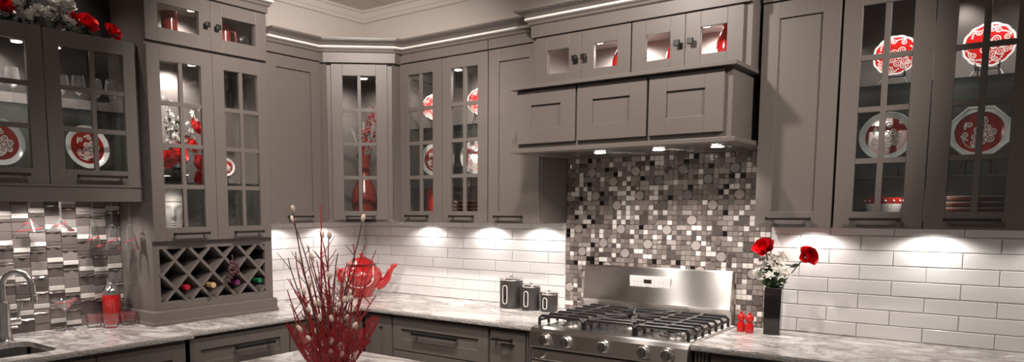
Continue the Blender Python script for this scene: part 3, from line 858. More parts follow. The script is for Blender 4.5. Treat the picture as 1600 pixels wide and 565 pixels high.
def stand(label, loc, rz, w, rise, R):
    """wire easel: hooks hold the plate, feet on the shelf at loc"""
    r = thing('plate_stand', label, 'stand', loc, rz, 'black wire plate stands')
    b = MB()
    for sx in (-1, 1):
        x = sx * w
        b.tube([(x * 1.5, -.055, .002), (x * 1.15, -.035, rise * .7), (x, -.028, rise - .006), (x, .004, rise - .006)], .0022, 6)
        b.tube([(x, -.028, rise - .006), (x * 1.05, -.034, rise + .004), (x * 1.05, -.033, rise + .018)], .0022, 6)
        b.tube([(x, .004, rise - .006), (x * .7, .022, rise + R * 1.1), (x * 1.0, .055, .002)], .0022, 6)
    b.tube([(-w, -.028, rise - .006), (w, -.028, rise - .006)], .0022, 6)
    b.tube([(-w * .7, .020, rise + R), (w * .7, .020, rise + R)], .0022, 6)
    b.obj('wire_frame', BLACK, r)
    return r
def on_stand(x, y, sh, R, rz, kind, seed, lab, slab, rise, group, world=None):
    """x,y on the wall frame given by world (None: right wall)"""
    loc = Vector((x, y, sh)) if world is None else world @ Vector((x, y, sh))
    stand(slab, loc, rz, R * .42, rise, R)
    ln = .16
    c = loc + RZ(rz) @ Vector((0, -.022 + R * SIN(ln), rise - .001 + R * COS(ln)))
    plate('plate', lab, c, R, rz, kind, seed, group, ln)
GP = 'red and white display plates'
SA, SB = 1.958, 1.60
on_stand(3.128, -.13, SA, .080, .0, 'scallop', 1, 'scalloped red plate behind the left door of the right-end wall cabinet', 'wire stand under the scalloped plate, left door of right-end cabinet', .044, GP)
on_stand(3.428, -.13, SA, .084, .0, 'scallop', 2, 'scalloped red plate behind the right door of the right-end wall cabinet', 'wire stand under the scalloped plate, right door of right-end cabinet', .040, GP)
on_stand(3.113, -.13, SB, .098, .0, 'rim', 3, 'white-rimmed round red plate behind the left door of the right-end cabinet', 'wire stand under the round white-rimmed plate of the right-end cabinet', .068, GP)
on_stand(3.418, -.13, SB, .100, .0, 'octagon', 4, 'white octagonal-rimmed red plate in the right door of the right-end cabinet', 'wire stand under the octagonal plate of the right-end cabinet', .062, GP)
on_stand(.735, -.135, 1.952, .078, .55, 'scallop', 5, 'left of two scalloped plates in the glass cabinet beside the corner cabinet', 'wire stand of the left scalloped plate beside the corner cabinet', .055, GP)
on_stand(.755, -.135, SB, .104, .55, 'rim', 6, 'left of two white-rimmed plates in the glass cabinet beside the corner cabinet', 'wire stand of the left white-rimmed plate beside the corner cabinet', .068, GP)
on_stand(1.075, -.135, 1.952, .078, .65, 'scallop', 7, 'right of two scalloped plates in the glass cabinet beside the corner cabinet', 'wire stand of the right scalloped plate beside the corner cabinet', .055, GP)
on_stand(1.06, -.135, SB, .104, .60, 'rim', 8, 'right of two white-rimmed plates in the glass cabinet beside the corner cabinet', 'wire stand of the right white-rimmed plate beside the corner cabinet', .068, GP)
WL = RZ(PI / 2)
on_stand(-1.958, -.115, 1.6065, .102, PI / 2, 'rim', 9, 'white-rimmed red plate in the right door of the cabinet above the bar sink', 'black wire stand under the right plate of the cabinet above the bar sink', .060, GP, WL)
on_stand(-2.335, -.115, 1.6065, .102, PI / 2, 'rim', 10, 'white-rimmed red plate cut by the left edge in the cabinet above the bar sink', 'black wire stand under the left plate of the cabinet above the bar sink', .060, GP, WL)
on_stand(-1.225, -.15, 1.6135, .050, PI / 2 - .5, 'rim', 11, 'small red and white plate in the right door of the tall hutch', 'black wire stand under the small plate in the tall hutch', .040, GP, WL)
# bar cabinet floor carries plates at 1.606; lower glass shelves of the two white-plate cabinets are at SB
# stacked plates
def stack(x, y, z0, R, n, where):
    names = ['bottom', 'second from the bottom', 'middle', 'second from the top', 'top']
    for i in range(n):
        r = thing('dinner_plate', f'{names[i]} dark red plate of the stack {where}', 'plate', (x, y, z0 + i * .0215), 0, 'stacked dark red plates')
        MB().lathe([(R * .55, 0), (R * .6, .002), (R * .97, .017), (R * .985, .019), (R * .93, .0192), (R * .62, .006), (0, .006)], n=48).obj('dish', WOODR, r, smooth=True)
        MB().lathe([(R * .972, .0172), (R * 1.0, .0185), (R * 1.0, .0205), (R * .972, .0208)], n=48).obj('gilt_rim', GOLD, r, smooth=True)
stack(1.01, -.145, ZB + .0185, .105, 5, 'beside the corner cabinet')
stack(3.414, -.145, ZB + .0185, .108, 5, 'in the right-end cabinet')
# bowl
r = thing('bowl', 'red-banded white bowl on the floor of the right-end cabinet', 'bowl', (3.118, -.15, ZB + .0185))
MB().lathe([(.034, 0), (.036, .006), (.046, .022), (.060, .052), (.0655, .080), (.0640, .080), (.058, .050), (.03, .010), (0, .008)], n=40, mi=0).obj('white_body', WHITEC, r, smooth=True)
b = MB(); b.shell([(.0656, .0795), (.0672, .092), (.068, .103), (.066, .104), (.064, .090), (.063, .080)], n=40)
bb = b.obj('red_band', REDW, r, smooth=True)
d = MB()
for i in range(14):
    a = 2 * PI * i / 14; d.ball((.0668 * COS(a), .0668 * SIN(a), .091), .0045, n=7)
d.obj('cream_dots', CREAMP, bb)
# vessels
def pot(name, label, cat, loc, prof, m, rz=0., handle=None, group=None, label_part=None):
    r = thing(name, label, cat, loc, rz, group)
    MB().lathe(prof, n=36).obj('body', m, r, smooth=True)
    if handle: MB().tube(handle[0], handle[1], 9).obj('handle', m, r, smooth=True)
    return r
pot('pitcher', 'tall red pitcher on the floor of the glass cabinet beside the corner cabinet', 'pitcher', (.735, -.15, ZB + .0185),
    [(.044, 0), (.050, .01), (.046, .09), (.042, .155), (.047, .185), (.044, .185), (.038, .15), (.04, .02), (0, .015)], RED, PI + .6,
    ([(.044, 0, .150), (.075, 0, .140), (.085, 0, .10), (.072, 0, .06), (.047, 0, .05)], .006))
jp = [(.030, 0), (.038, .01), (.040, .05), (.033, .09), (.036, .16), (.034, .16), (.03, .09), (.03, .02), (0, .015)]
pot('pitcher', 'dark red jug behind the upper left small door of the tall hutch', 'pitcher', (.17, -1.535, 2.2765), [(a * 1.15, b * 1.12) for a, b in jp], DKRED, -.6)
pot('pitcher', 'dark red jug behind the upper right small door of the tall hutch', 'pitcher', (.17, -1.215, 2.2765), [(a, b * 1.1) for a, b in jp], DKRED, .3, ([(.038, 0, .14), (.07, 0, .13), (.075, 0, .09), (.04, 0, .05)], .005))
pot('mug', 'clear glass mug behind the upper right small door of the tall hutch', 'mug', (.19, -1.115, 2.2765), [(.03, 0), (.034, .005), (.034, .13), (.032, .13), (.032, .01), (0, .008)], CLEAR, -.4)
vp = [(.034, 0), (.043, .010), (.045, .060), (.041, .100), (.030, .128), (.020, .142), (.018, .150), (.021, .158), (.017, .158), (.010, .14), (0, .13)]
GV = 'small red vases over the hood'
pot('vase', 'small red vase in the second glass door from the left over the hood', 'vase', (2.000, -.265, 2.0825), [(a * .9, b * 1.05) for a, b in vp], RED, group=GV)
pot('vase', 'small red vase at the right edge of the third glass door over the hood', 'vase', (2.268, -.265, 2.0825), [(a * .9, b * 1.0) for a, b in vp], RED, group=GV)
pot('vase', 'red bottle-necked vase in the rightmost glass door over the hood', 'vase', (2.500, -.255, 2.0825), [(a * 1.05, b * 1.22) for a, b in vp], RED, group=GV)

# ------------------------------------------------------------------ plant building
def petal(mb, M, w, l, cup=.3, mi=0, n=4, tip=.55):
    vs = []; fs = []
    for i in range(n + 1):
        t = i / n; ww = w * (SIN(PI * min(1, t * tip + .12)) ** .7)
        for j in range(6):
            s = (j / 5 - .5) * 2
            vs.append((s * ww * .5, l * t * (1 - .24 * s * s * t), cup * l * t * t + abs(s) ** 2 * ww * .22 + .03 * l * t * SIN(5 * s + w * 300)))
    for i in range(n):
        for j in range(5): fs.append((i * 6 + j, i * 6 + j + 1, i * 6 + j + 7, i * 6 + j + 6))
    mb.add(vs, fs, mi, M)
def aim(v):
    """rotation that takes +z to v"""
    return Vector(v).to_track_quat('Z', 'Y').to_matrix().to_4x4()
def rose(mb, c, R, d, seed, mi=0):
    rr = random.Random(seed); B = TR(c) @ aim(d)
    for n, tilt, l, w, h in ((5, .25, 1.0, 1.05, 0), (5, .65, .95, 1.0, .05), (5, 1.0, .8, .8, .1), (4, 1.25, .62, .6, .16), (3, 1.42, .5, .42, .2)):
        for i in range(n):
            a = 2 * PI * (i + rr.random() * .4) / n + tilt * 2
            M = B @ RZ(a) @ TR((0, .05 * R, h * R)) @ RX(tilt + rr.uniform(-.12, .12))
            petal(mb, M, w * R, l * R, rr.uniform(.1, .35), mi)
def blossom(mb, c, R, d, seed, mi=0, n=6):
    rr = random.Random(seed); B = TR(c) @ aim(d)
    for k, tl in ((n, .3), (n - 1, .8)):
        for i in range(k):
            petal(mb, B @ RZ(2 * PI * i / k + tl) @ RX(tl + rr.uniform(-.1, .1)), R * .72, R, .15, mi, 3, .75)
def leaf(mb, c, L, d, roll=0., mi=0):
    petal(mb, TR(c) @ aim(d) @ RX(-PI / 2) @ RY(roll), L * .42, L, -.15, mi, 4, .86)
def flowers(root, roses, whites, leaves, stems, rm=ROSE, wm=WPETAL, lm=LEAF, wn=6):
    for i, (c, R, d) in enumerate(roses):
        m = MB(); rose(m, c, R, d, i * 3 + 1); m.obj('rose', rm, root, smooth=True)
    for i, (c, R, d) in enumerate(whites):
        m = MB(); blossom(m, c, R, d, i * 5 + 2, n=wn); m.obj('blossom', wm, root, smooth=True)
    m = MB()
    for c, L, d, ro in leaves: leaf(m, c, L, d, ro)
    m.obj('leaves', lm, root, smooth=True)
    m = MB()
    for p in stems: m.tube(p, .0022, 6)
    m.obj('stems', LEAFD, root, smooth=True)

# black vase with two red roses right of the range
vx, vy = 2.713, -.150
r = thing('flower_vase', 'tall square black vase of red roses and white blossoms right of the range', 'flower vase', (vx, vy, CT + .0005), 0)
v = MB()
Mv = RZ(.12); o_ = .0355
def sq(h, z): return [tuple(Mv @ Vector((sx * h, sy * h, z))) for sx, sy in ((-1, -1), (1, -1), (1, 1), (-1, 1))]
rings = sq(o_ * .94, 0) + sq(o_, .21) + sq(o_ - .004, .21) + sq(o_ * .9 - .004, .01)
fs = [(3, 2, 1, 0), (12, 13, 14, 15)]
for k in range(3):
    for i in range(4): fs.append((k * 4 + i, k * 4 + (i + 1) % 4, k * 4 + 4 + (i + 1) % 4, k * 4 + 4 + i))
v.add(rings, fs); v.obj('vase', BLKGL, r, .002)
rr = random.Random(4)
roses = [((-.040, -.02, .375), .054, (-.1, -.75, .7)), ((.125, -.01, .350), .050, (.75, -.55, .35))]
whites = []; leaves = []; stems = []
for i in range(24):
    a = rr.uniform(0, 2 * PI); q = rr.uniform(.01, .080); z = .355 - q * 1.1 + rr.uniform(-.05, .03)
    whites.append(((q * COS(a) - .01, q * SIN(a) * .8 - .012, z), rr.uniform(.021, .029), (COS(a) * .7, -.6 + SIN(a) * .4, .5)))
for i in range(95):
    a = rr.uniform(0, 2 * PI); q = rr.uniform(.02, .095); z = rr.uniform(.205, .335)
    leaves.append(((q * COS(a) * .7 - .01, q * SIN(a) * .6, z), rr.uniform(.03, .052), (COS(a), SIN(a) - .4, rr.uniform(-.35, .6)), rr.uniform(-1, 1)))
leaves += [((.085, -.01, .30), .05, (1, -.2, -.5), .3), ((.10, 0, .315), .045, (.9, .1, .2), 1.), ((.06, -.03, .235), .05, (1, -.3, -.4), .4), ((-.07, -.03, .27), .05, (-1, -.3, -.3), .2)]
for c, R, d in roses + whites[:8]:
    stems.append([(c[0] * .08, c[1] * .08, .12), (c[0] * .35, c[1] * .35, .24), (c[0] * .8, c[1] * .8, c[2] - .03), (c[0] - d[0] * .01, c[1] - d[1] * .01, c[2] - d[2] * .01)])
flowers(r, roses, whites, leaves, stems)

# flowers lying on the bar cabinet
r = thing('flower_garland', 'white blossoms and red roses lying on the cabinet above the bar sink', 'flowers', (.12, -2.05, 2.2575))
roses = [((.06, -.275, .055), .062, (.6, .1, .6)), ((.02, .03, .07), .05, (.5, .5, .5)), ((.05, .094, .052), .058, (.7, .2, .6)), ((.05, .205, .036), .05, (.7, .3, .5))]
whites = []; leaves = []; stems = []
for i in range(70):
    y = rr.uniform(-.33, .06); z = rr.uniform(.02, .20) * (1 - max(0, y) * 6)
    whites.append(((rr.uniform(-.03, .10), y, max(.022, z)), rr.uniform(.024, .040), (.7, rr.uniform(-.5, .5), rr.uniform(.1, .8))))
for i in range(90):
    y = rr.uniform(-.36, .20); q = rr.uniform(.01, .12 if y < .05 else .05)
    leaves.append(((rr.uniform(-.05, .10), y, max(.012, q)), rr.uniform(.03, .06), (rr.uniform(-.3, 1), rr.uniform(-1, 1), rr.uniform(0, .9)), rr.uniform(-1, 1)))
stems = [[(-.03, -.35, .008), (.02, -.1, .02), (.04, .1, .02), (.05, .2, .015)], [(.0, -.3, .02), (.03, -.05, .05), (.04, .06, .05)]]
flowers(r, roses, whites, leaves, stems, lm=LEAFD)

# arrangement on the hutch shelf
hx, hy = .14, -1.515
r = thing('flower_arrangement', 'arrangement of red roses and white flower spikes in the left door of the tall hutch', 'flowers', (hx, hy, 1.6135))
MB().lathe([(.045, 0), (.055, .01), (.06, .06), (.05, .075), (.046, .07), (.04, .02), (0, .015)], n=28).obj('dark_pot', BLKGL, r, smooth=True)
roses = [((.05, -.03, .135), .062, (.9, .2, .3)), ((.02, .065, .185), .05, (.8, .5, .3)), ((.055, .085, .10), .048, (.9, .3, .1)), ((.02, .10, .285), .045, (.8, .3, .3)), ((.05, .085, .025), .04, (.9, .3, .1)), ((.05, -.075, .11), .05, (.8, -.4, .2))]
whites = []; leaves = []; stems = []
for y0, zt_ in ((-.045, .42), (.115, .40), (-.01, .34)):
    for k in range(13):
        t = k / 12; a = k * 2.4
        whites.append(((.02 + .016 * COS(a), y0 * (.5 + .5 * t) + .016 * SIN(a), .17 + (zt_ - .17) * t), .022 - .008 * t, (COS(a) + .6, SIN(a), .3)))
    stems.append([(0, y0 * .2, .05), (.02, y0 * .6, .2), (.02, y0, zt_)])
for i in range(80):
    a = rr.uniform(0, 2 * PI); q = rr.uniform(.01, .10)
    leaves.append(((q * COS(a) * .7, q * SIN(a), rr.uniform(.07, .32)), rr.uniform(.03, .055), (COS(a) + .5, SIN(a), rr.uniform(-.2, .9)), rr.uniform(-1, 1)))
flowers(r, roses, whites, leaves, stems, lm=LEAFD, wn=5)

# corner cabinet: tall dark vase with berries and pale reeds
cx, cy = .275, -.285
r = thing('vase', 'tall dark red vase with berry sprays and pale reeds in the corner cabinet', 'vase', (cx, cy, ZB + .0185))
MB().lathe([(.045, 0), (.055, .006), (.075, .06), (.082, .11), (.075, .17), (.045, .24), (.034, .30), (.036, .36), (.046, .40), (.042, .40), (.030, .35), (.028, .30), (0, .28)], n=40).obj('vase', DKRED, r, smooth=True)
m = MB(); bs = MB()
for k, (dx, dy, h) in enumerate(((.05, .04, .70), (.025, .025, .62), (-.02, -.015, .56), (.075, .06, .60), (.05, .02, .66), (.0, .02, .53))):
    n = 7; pts = []
    for i in range(n + 1):
        t = i / n; pts.append((dx * t ** 1.5, dy * t ** 1.5, .30 + (h - .30) * t))
    m.tube(pts, .002, 5)
    for i in range(15):
        t = .38 + .62 * i / 14; p = Vector((dx * t ** 1.5, dy * t ** 1.5, .30 + (h - .30) * t))
        bs.ball(tuple(p + Vector((rr.uniform(-.02, .02), rr.uniform(-.02, .02), rr.uniform(-.012, .012)))), rr.uniform(.006, .0095), n=8)
m.obj('berry_stems', TWIGB, r, smooth=True); bs.obj('berries', BERRY, r, smooth=True)
rd = MB()
for i in range(34):
    a = rr.uniform(0, 2 * PI); q = rr.uniform(.07, .15); h = rr.uniform(.46, .64)
    ex_ = q * COS(a); ey = q * SIN(a)
    ex_, ey = (ex_ * .9, ey * .9)
    rd.tube([(0, 0, .33), (ex_ * .25, ey * .25, .42), (ex_ * .65, ey * .65, h - .02), (ex_, ey, h - .03 * rr.random() - .01)], [.0016, .0016, .0013, .0005], 4)
rd.obj('reeds', REED, r, smooth=True)

# face sculpture on the hutch floor
def sculpture():
    n, k = 48, 46; vs = []; fs = []
    H = .262
    g = lambda x, c, s: math.exp(-((x - c) / s) ** 2)
    for j in range(k + 1):
        t = j / k; z = H * t
        if t < .16: w = .030 + .012 * SIN(t / .16 * PI / 2)         # neck to jaw
        else: w = .040 + .020 * SIN(min(1, (t - .16) / .55) * PI / 2)
        if t > .80: w = .060 + .003 * (t - .8) / .2
        dp = w * 1.12
        for i in range(n):
            a = 2 * PI * i / n - PI; f = max(0, COS(a)); side = SIN(a)
            x = dp * COS(a); y = w * side
            if t > .16:
                off = 0
                off += .017 * g(a, 0, .17) * (g(t, .46, .05) + .75 * g(t, .54, .07) + .5 * g(t, .62, .06))      # nose
                off -= .008 * (g(a, .50, .26) + g(a, -.50, .26)) * g(t, .60, .045)                              # sockets
                off += .004 * (g(a, .48, .16) + g(a, -.48, .16)) * g(t, .595, .02)                              # lids
                off += .004 * (g(a, .50, .35) + g(a, -.50, .35)) * g(t, .68, .025)                              # brows
                off += .006 * g(a, 0, .26) * (g(t, .345, .018) + .9 * g(t, .305, .018)) - .003 * g(a, 0, .3) * g(t, .325, .008)
                off += .007 * g(a, 0, .35) * g(t, .225, .035)                                                   # chin
                if t > .76: off += .006                                                                        # headband
                x += off * 1.15 * (f > 0)
            vs.append((x, y, z))
    for j in range(k):
        for i in range(n):
            q = (i + 1) % n; fs.append((j * n + i, j * n + q, (j + 1) * n + q, (j + 1) * n + i))
    fs += [tuple(range(n - 1, -1, -1)), tuple(k * n + i for i in range(n))]
    return MB().add(vs, fs)
r = thing('face_sculpture', 'white plaster face sculpture on the lower shelf of the tall hutch', 'sculpture', (.125, -1.535, 1.3195), -.45)
sculpture().obj('head', FACEM, r, smooth=True)
MB().box(-.06, .05, -.055, .055, 0, .012).obj('base', FACEM, r, .003)
r.children[0].location = (0, 0, .0115)
r = thing('small_dish', 'little white dish beside the face sculpture in the tall hutch', 'dish', (.2, -1.43, 1.3195))
MB().lathe([(.02, 0), (.024, .004), (.038, .016), (.036, .017), (.02, .006), (0, .005)], n=28).obj('dish', WHITEC, r, smooth=True)

# ------------------------------------------------------------------ glassware
def stem_prof(R, Hb, Hs, kind):
    """upright outline from foot to rim and back inside"""
    foot = [(R * .75, 0), (R * .72, .003), (.006, .009), (.0038, .02), (.0036, Hs)]
    if kind == 'martini': bowl = [(.006, Hs + .006), (R, Hs + Hb), (R - .0015, Hs + Hb), (.003, Hs + .010), (0, Hs + .009)]
    elif kind == 'coupe': bowl = [(.016, Hs + .006), (R * .50, Hs + Hb * .20), (R * .52, Hs + Hb * .42), (R * .62, Hs + Hb * .55), (R, Hs + Hb), (R - .0015, Hs + Hb), (R * .58, Hs + Hb * .56), (R * .47, Hs + Hb * .40), (R * .4, Hs + Hb * .2), (0, Hs + .012)]
    else: bowl = [(R * .55, Hs + Hb * .12), (R * .95, Hs + Hb * .35), (R, Hs + Hb * .55), (R * .80, Hs + Hb), (R * .78, Hs + Hb), (R * .97, Hs + Hb * .55), (R * .9, Hs + Hb * .35), (R * .5, Hs + Hb * .13), (0, Hs + Hb * .06)]
    return foot + bowl
def goblet(name, label, cat, loc, R, Hb, Hs, kind, group, flip=False, stripe=False, m=CLEAR):
    r = thing(name, label, cat, loc, 0, group)
    if flip: r.rotation_euler = (PI, 0, random.uniform(0, 3))
    MB().lathe(stem_prof(R, Hb, Hs, kind), n=32).obj('glass', m, r, smooth=True)
    if stripe:
        s = MB()
        rad = (lambda t: .006 + (R - .006) * t) if kind == 'martini' else (lambda t: R * (.52 + .48 * max(0, (t - .42) / .58)))
        pts = []
        for i in range(64):
            t = (.18 if kind == 'martini' else .45) + (.78 if kind == 'martini' else .52) * i / 63; a = i / 63 * 2.6 * PI
            q = rad(t) + .0008; pts.append((q * COS(a), q * SIN(a), Hs + .006 + (Hb - .006) * t))
        s.tube(pts, .0014, 5)
        s.obj('red_stripe', STRIPE, r, smooth=True)
    return r
GW = 'wine glasses on the bar cabinet shelf'
for i, (x, y, lab) in enumerate(((.10, -2.045, 'wine glass, leftmost behind the right door above the bar sink'),
                                 (.14, -1.990, 'wine glass, second from left behind the right door above the bar sink'),
                                 (.10, -1.890, 'wine glass, third from left behind the right door above the bar sink'),
                                 (.14, -1.835, 'wine glass nearest the tall hutch, behind the right door above the sink'),
                                 (.10, -2.325, 'wine glass nearest the left picture edge, behind the left door above the sink'),
                                 (.13, -2.268, 'wine glass nearest the door gap, behind the left door above the sink'))):
    goblet('wine_glass', 'clear ' + lab, 'glass', (x, y, 1.9325), .030, .085, .070, 'wine', GW)
# rack rails under the bar cabinet and the glasses hanging from them
rk = thing('stemware_rack', 'metal rails for hanging glasses under the cabinet above the bar sink', 'rack', (0, 0, 0))
for yc in (-2.215, -2.125, -1.915, -1.862, -1.815):
    for s_ in (-1, 1):
        k = MB(); y = yc + s_ * .012
        k.box(.05, .225, y - .002, y + .002, 1.541, 1.566); k.box(.05, .225, y - .001 if s_ < 0 else y - .008 + .001, y + .008 - .001 if s_ < 0 else y + .001, 1.541, 1.543) if False else None
        k.obj('rail', DKSTEEL, rk)
GH = 'red-striped glasses hanging under the bar cabinet'
for x, y, R, Hb, Hs, kd, lab in ((.088, -2.215, .058, .060, .105, 'martini', 'left of the two red-striped cocktail glasses hanging upside down over the sink'),
                                 (.19, -2.125, .058, .060, .105, 'martini', 'right of the two red-striped cocktail glasses hanging upside down over the sink'),
                                 (.07, -1.922, .037, .115, .135, 'coupe', 'leftmost of the three red-striped goblets hanging beside the tall hutch'),
                                 (.14, -1.866, .037, .120, .140, 'coupe', 'middle of the three red-striped goblets hanging beside the tall hutch'),
                                 (.21, -1.812, .037, .120, .140, 'coupe', 'rightmost of the three red-striped goblets hanging beside the tall hutch')):
    goblet('cocktail_glass', lab, 'glass', (x, y, 1.5465), R, Hb, Hs, kd, GH, True, True)
goblet('cocktail_glass', 'red-striped cocktail glass standing on the counter behind the sink', 'glass', (.075, -2.080, CT + .0005), .058, .062, .085, 'martini', None, False, True)
GT = 'short striped tumblers by the shaker'
for x, y, lab in ((.10, -1.957, 'short red-striped tumbler left of the red shaker'), (.175, -1.912, 'short red-striped tumbler in front of the red shaker'), (.155, -1.812, 'short red-striped tumbler beside the hutch right of the red shaker')):
    r = thing('tumbler', lab, 'glass', (x, y, CT + .0005), 0, GT)
    MB().lathe([(.030, 0), (.032, .004), (.039, .066), (.0375, .066), (.031, .016), (0, .015)], n=32).obj('glass', REDGL if False else CLEAR, r, smooth=True)
    s = MB()
    for z in (.030, .045, .058):
        q = .0322 + .0068 * z / .066 + .0006; s.tube([(q * COS(a * PI / 16), q * SIN(a * PI / 16), z) for a in range(32)], .0011, 4, closed=True)
    s.obj('red_stripe', STRIPE, r, smooth=True)
r = thing('cocktail_shaker', 'red cocktail shaker with a chrome top standing by the tumblers', 'shaker', (.075, -1.855, CT + .0005))
MB().lathe([(.036, 0), (.039, .004), (.044, .145), (.044, .150), (0, .150)], n=36).obj('body', RED, r, smooth=True)
MB().lathe([(.0445, .148), (.0445, .156), (.040, .172), (.026, .190), (.020, .194), (.020, .200), (0, .200)], n=36).obj('strainer_top', CHROME, r, smooth=True)
MB().lathe([(.017, .199), (.019, .203), (.018, .224), (.012, .230), (0, .231)], n=28).obj('cap', CHROME, r, smooth=True)

# faucet
r = thing('faucet', 'brushed metal gooseneck faucet with a side lever at the bar sink', 'faucet', (.195, -2.385, CT + .0005))
MB().lathe([(.030, 0), (.031, .006), (.026, .012), (.0235, .03), (.0235, .165), (.019, .175), (0, .176)], n=28).obj('base', STEEL, r, smooth=True)
dv = Vector((.80, .60, 0)).normalized(); pts = [(0, 0, .17), (0, 0, .235)]
RR = .066
for i in range(15):
    a = PI - PI * 1.04 * i / 14
    p = dv * (RR + RR * COS(a)); pts.append((p.x, p.y, .235 + RR * SIN(a)))
e = dv * (2 * RR + .004); pts.append((e.x, e.y, .195))
MB().tube(pts, .0125, 16).obj('spout', STEEL, r, smooth=True)
MB().lathe([(.0145, 0), (.0155, .004), (.0155, .030), (.014, .033)], (e.x, e.y, .170), 20).obj('nozzle', STEEL, r, smooth=True)
h = MB(); h.tube([(.0, .018, .085), (0, .062, .085)], .0155, 16); lv = h.obj('lever_hub', STEEL, r, smooth=True)
MB().tube([(0, .052, .085), (.004, .058, .12), (.008, .070, .165)], [.008, .0065, .005], 12).obj('lever', STEEL, lv, smooth=True)

# ------------------------------------------------------------------ wine bottles and grapes in the lattice
GBT = 'wine bottles lying in the lattice rack'
for y, m, lab, ext in ((-1.5705, CAPR, 'wine bottle with a red capsule lying in the lattice rack', 0), (-1.4275, CORK, 'wine bottle with a tan cork-coloured neck lying in the lattice rack', .012),
                       (-1.2845, CAPP, 'wine bottle with a purple capsule lying in the lattice rack', -.01), (-1.1415, CAPG, 'wine bottle with a green capsule lying in the lattice rack', 0)):
    sh = {CAPR: .029, CORK: .031, CAPP: .012, CAPG: .018}[m]
    r = thing('wine_bottle', lab, 'bottle', (.345 + ext, y - sh, 1.0925), 0, GBT); r.rotation_euler = (0, -.03, -sh / .28)
    M = RY(-PI / 2)                                # local +z runs into the rack
    MB().lathe([(.0125, .075), (.0135, .085), (.018, .105), (.0355, .135), (.0355, .285), (.030, .29), (0, .28)], n=28, M=M).obj('bottle', BOTTLE, r, smooth=True)
    MB().lathe([(0, -.0005), (.0135, 0), (.0145, .003), (.0145, .012), (.0135, .014), (.0138, .078)], n=24, M=M).obj('capsule', m, r, smooth=True)
r = thing('grape_bunch', 'bunch of dark grapes hanging on the wine lattice', 'fruit', (.342, -1.345, 1.09))
g = MB(); rg = random.Random(2)
for i in range(34):
    t = rg.random(); q = .034 * SIN(PI * (.15 + .75 * t)) ; a = rg.uniform(-PI / 2, PI / 2)
    g.ball((.010 + q * .6 * COS(a), q * SIN(a) + .010 * t, .01 + .11 * t), .0088, n=9)
g.obj('grapes', GRAPE, r, smooth=True)
MB().tube([(.006, .01, .10), (.004, .012, .135), (-.004, .016, .150)], .002, 6).obj('stalk', TWIGB, r)

# ------------------------------------------------------------------ teapot
r = thing('teapot', 'large red enamel teapot with a hanging wire handle in the counter corner', 'teapot', (.245, -.290, CT + .0005), .68)
MB().lathe([(.060, 0), (.064, .004), (.068, .012), (.090, .050), (.118, .092), (.133, .128), (.132, .152), (.118, .178), (.094, .197), (.086, .201), (.086, .206), (0, .206)], n=48).obj('body', TEARED, r, smooth=True)
l = MB(); l.lathe([(.090, .2055), (.091, .211), (.082, .216), (.076, .226), (.056, .242), (.024, .252), (.010, .254), (.008, .262), (.013, .268), (.012, .276), (0, .280)], n=40)
ld = l.obj('lid', TEARED, r, smooth=True)
MB().lathe([(.0915, .2060), (.098, .2075), (.098, .2105), (.0915, .2115)], n=40).obj('lid_band', mat('dark_band', (.05, .012, .012), .4), ld, smooth=True)
sp = MB(); sp.tube([(.095, 0, .070), (.135, 0, .085), (.165, 0, .115), (.180, 0, .155), (.196, 0, .188), (.215, 0, .200), (.228, 0, .196)], [.034, .030, .024, .019, .016, .014, .012], 18)
sp.obj('spout', TEARED, r, smooth=True)
hb = MB(); hb.tube([(-.112, 0, .175), (-.140, 0, .170), (-.150, 0, .140), (-.142, 0, .105), (-.122, 0, .090)], [.012, .013, .013, .013, .012], 12)
hb.obj('back_handle', TEARED, r, smooth=True)
# lugs on the shoulder and the wire bail lying over the front
fr = RZ(-PI / 2)                                   # local front (-y) of the pot faces the room
bl = MB(); lg = MB()
for s_ in (-1, 1):
    lg.lathe([(.010, 0), (.010, .006), (.005, .008)], n=14, M=TR((s_ * .078, -.106, .124)) @ RX(PI / 2) @ RX(0))
    pass
pts = [(-.084, -.098, .205)]
for i in range(17):
    t = i / 16; a = PI + PI * t
    x = .086 * COS(a); z = .130 + .062 * SIN(a)
    prof_r = .132 if z > .1 else .132 - (.1 - z) * .72
    yq = -math.sqrt(max(.0004, (prof_r + .006) ** 2 - x * x)); pts.append((x, yq, z))
pts.append((.084, -.098, .205))
bl.tube(pts, .0026, 8); bl.obj('wire_bail', WHITEC, r, smooth=True)
lg.obj('lug', WHITEC, r, smooth=True)
# looped cream lettering on the shoulder
tx = MB()
def script(pts, sc=.010, x0=0.):
    out = []
    for u, w in pts:
        x = x0 + u * sc; z = .150 + w * sc; q = .131 - max(0, z - .148) * .55
        out.append((x, -math.sqrt(q * q - x * x) - .001, z))
    tx.tube(out, .0017, 5)
script([(-2.6, 1.6), (-3.1, 1.2), (-3.3, .4), (-3.1, -.3), (-2.6, -.7)])
script([(-2.2, .2), (-1.4, .5), (-1.3, 1.1), (-1.8, 1.3), (-2.2, .8), (-2.2, 0), (-1.7, -.5), (-1.0, -.2)])
script([(-.2, -.4), (-.9, .1), (-.7, .9), (0, 1.3), (.2, .8), (-.4, .2), (.1, -.4), (.8, .2), (1.0, .9)])
script([(1.5, 1.6), (1.4, .4), (1.6, -.4), (2.1, -.2)]); script([(1.0, 1.0), (2.0, 1.1)])
script([(2.6, 1.6), (3.1, 1.1), (3.2, .4), (3.0, -.3), (2.5, -.7)])
tx.obj('lettering', CREAMP, r, smooth=True)

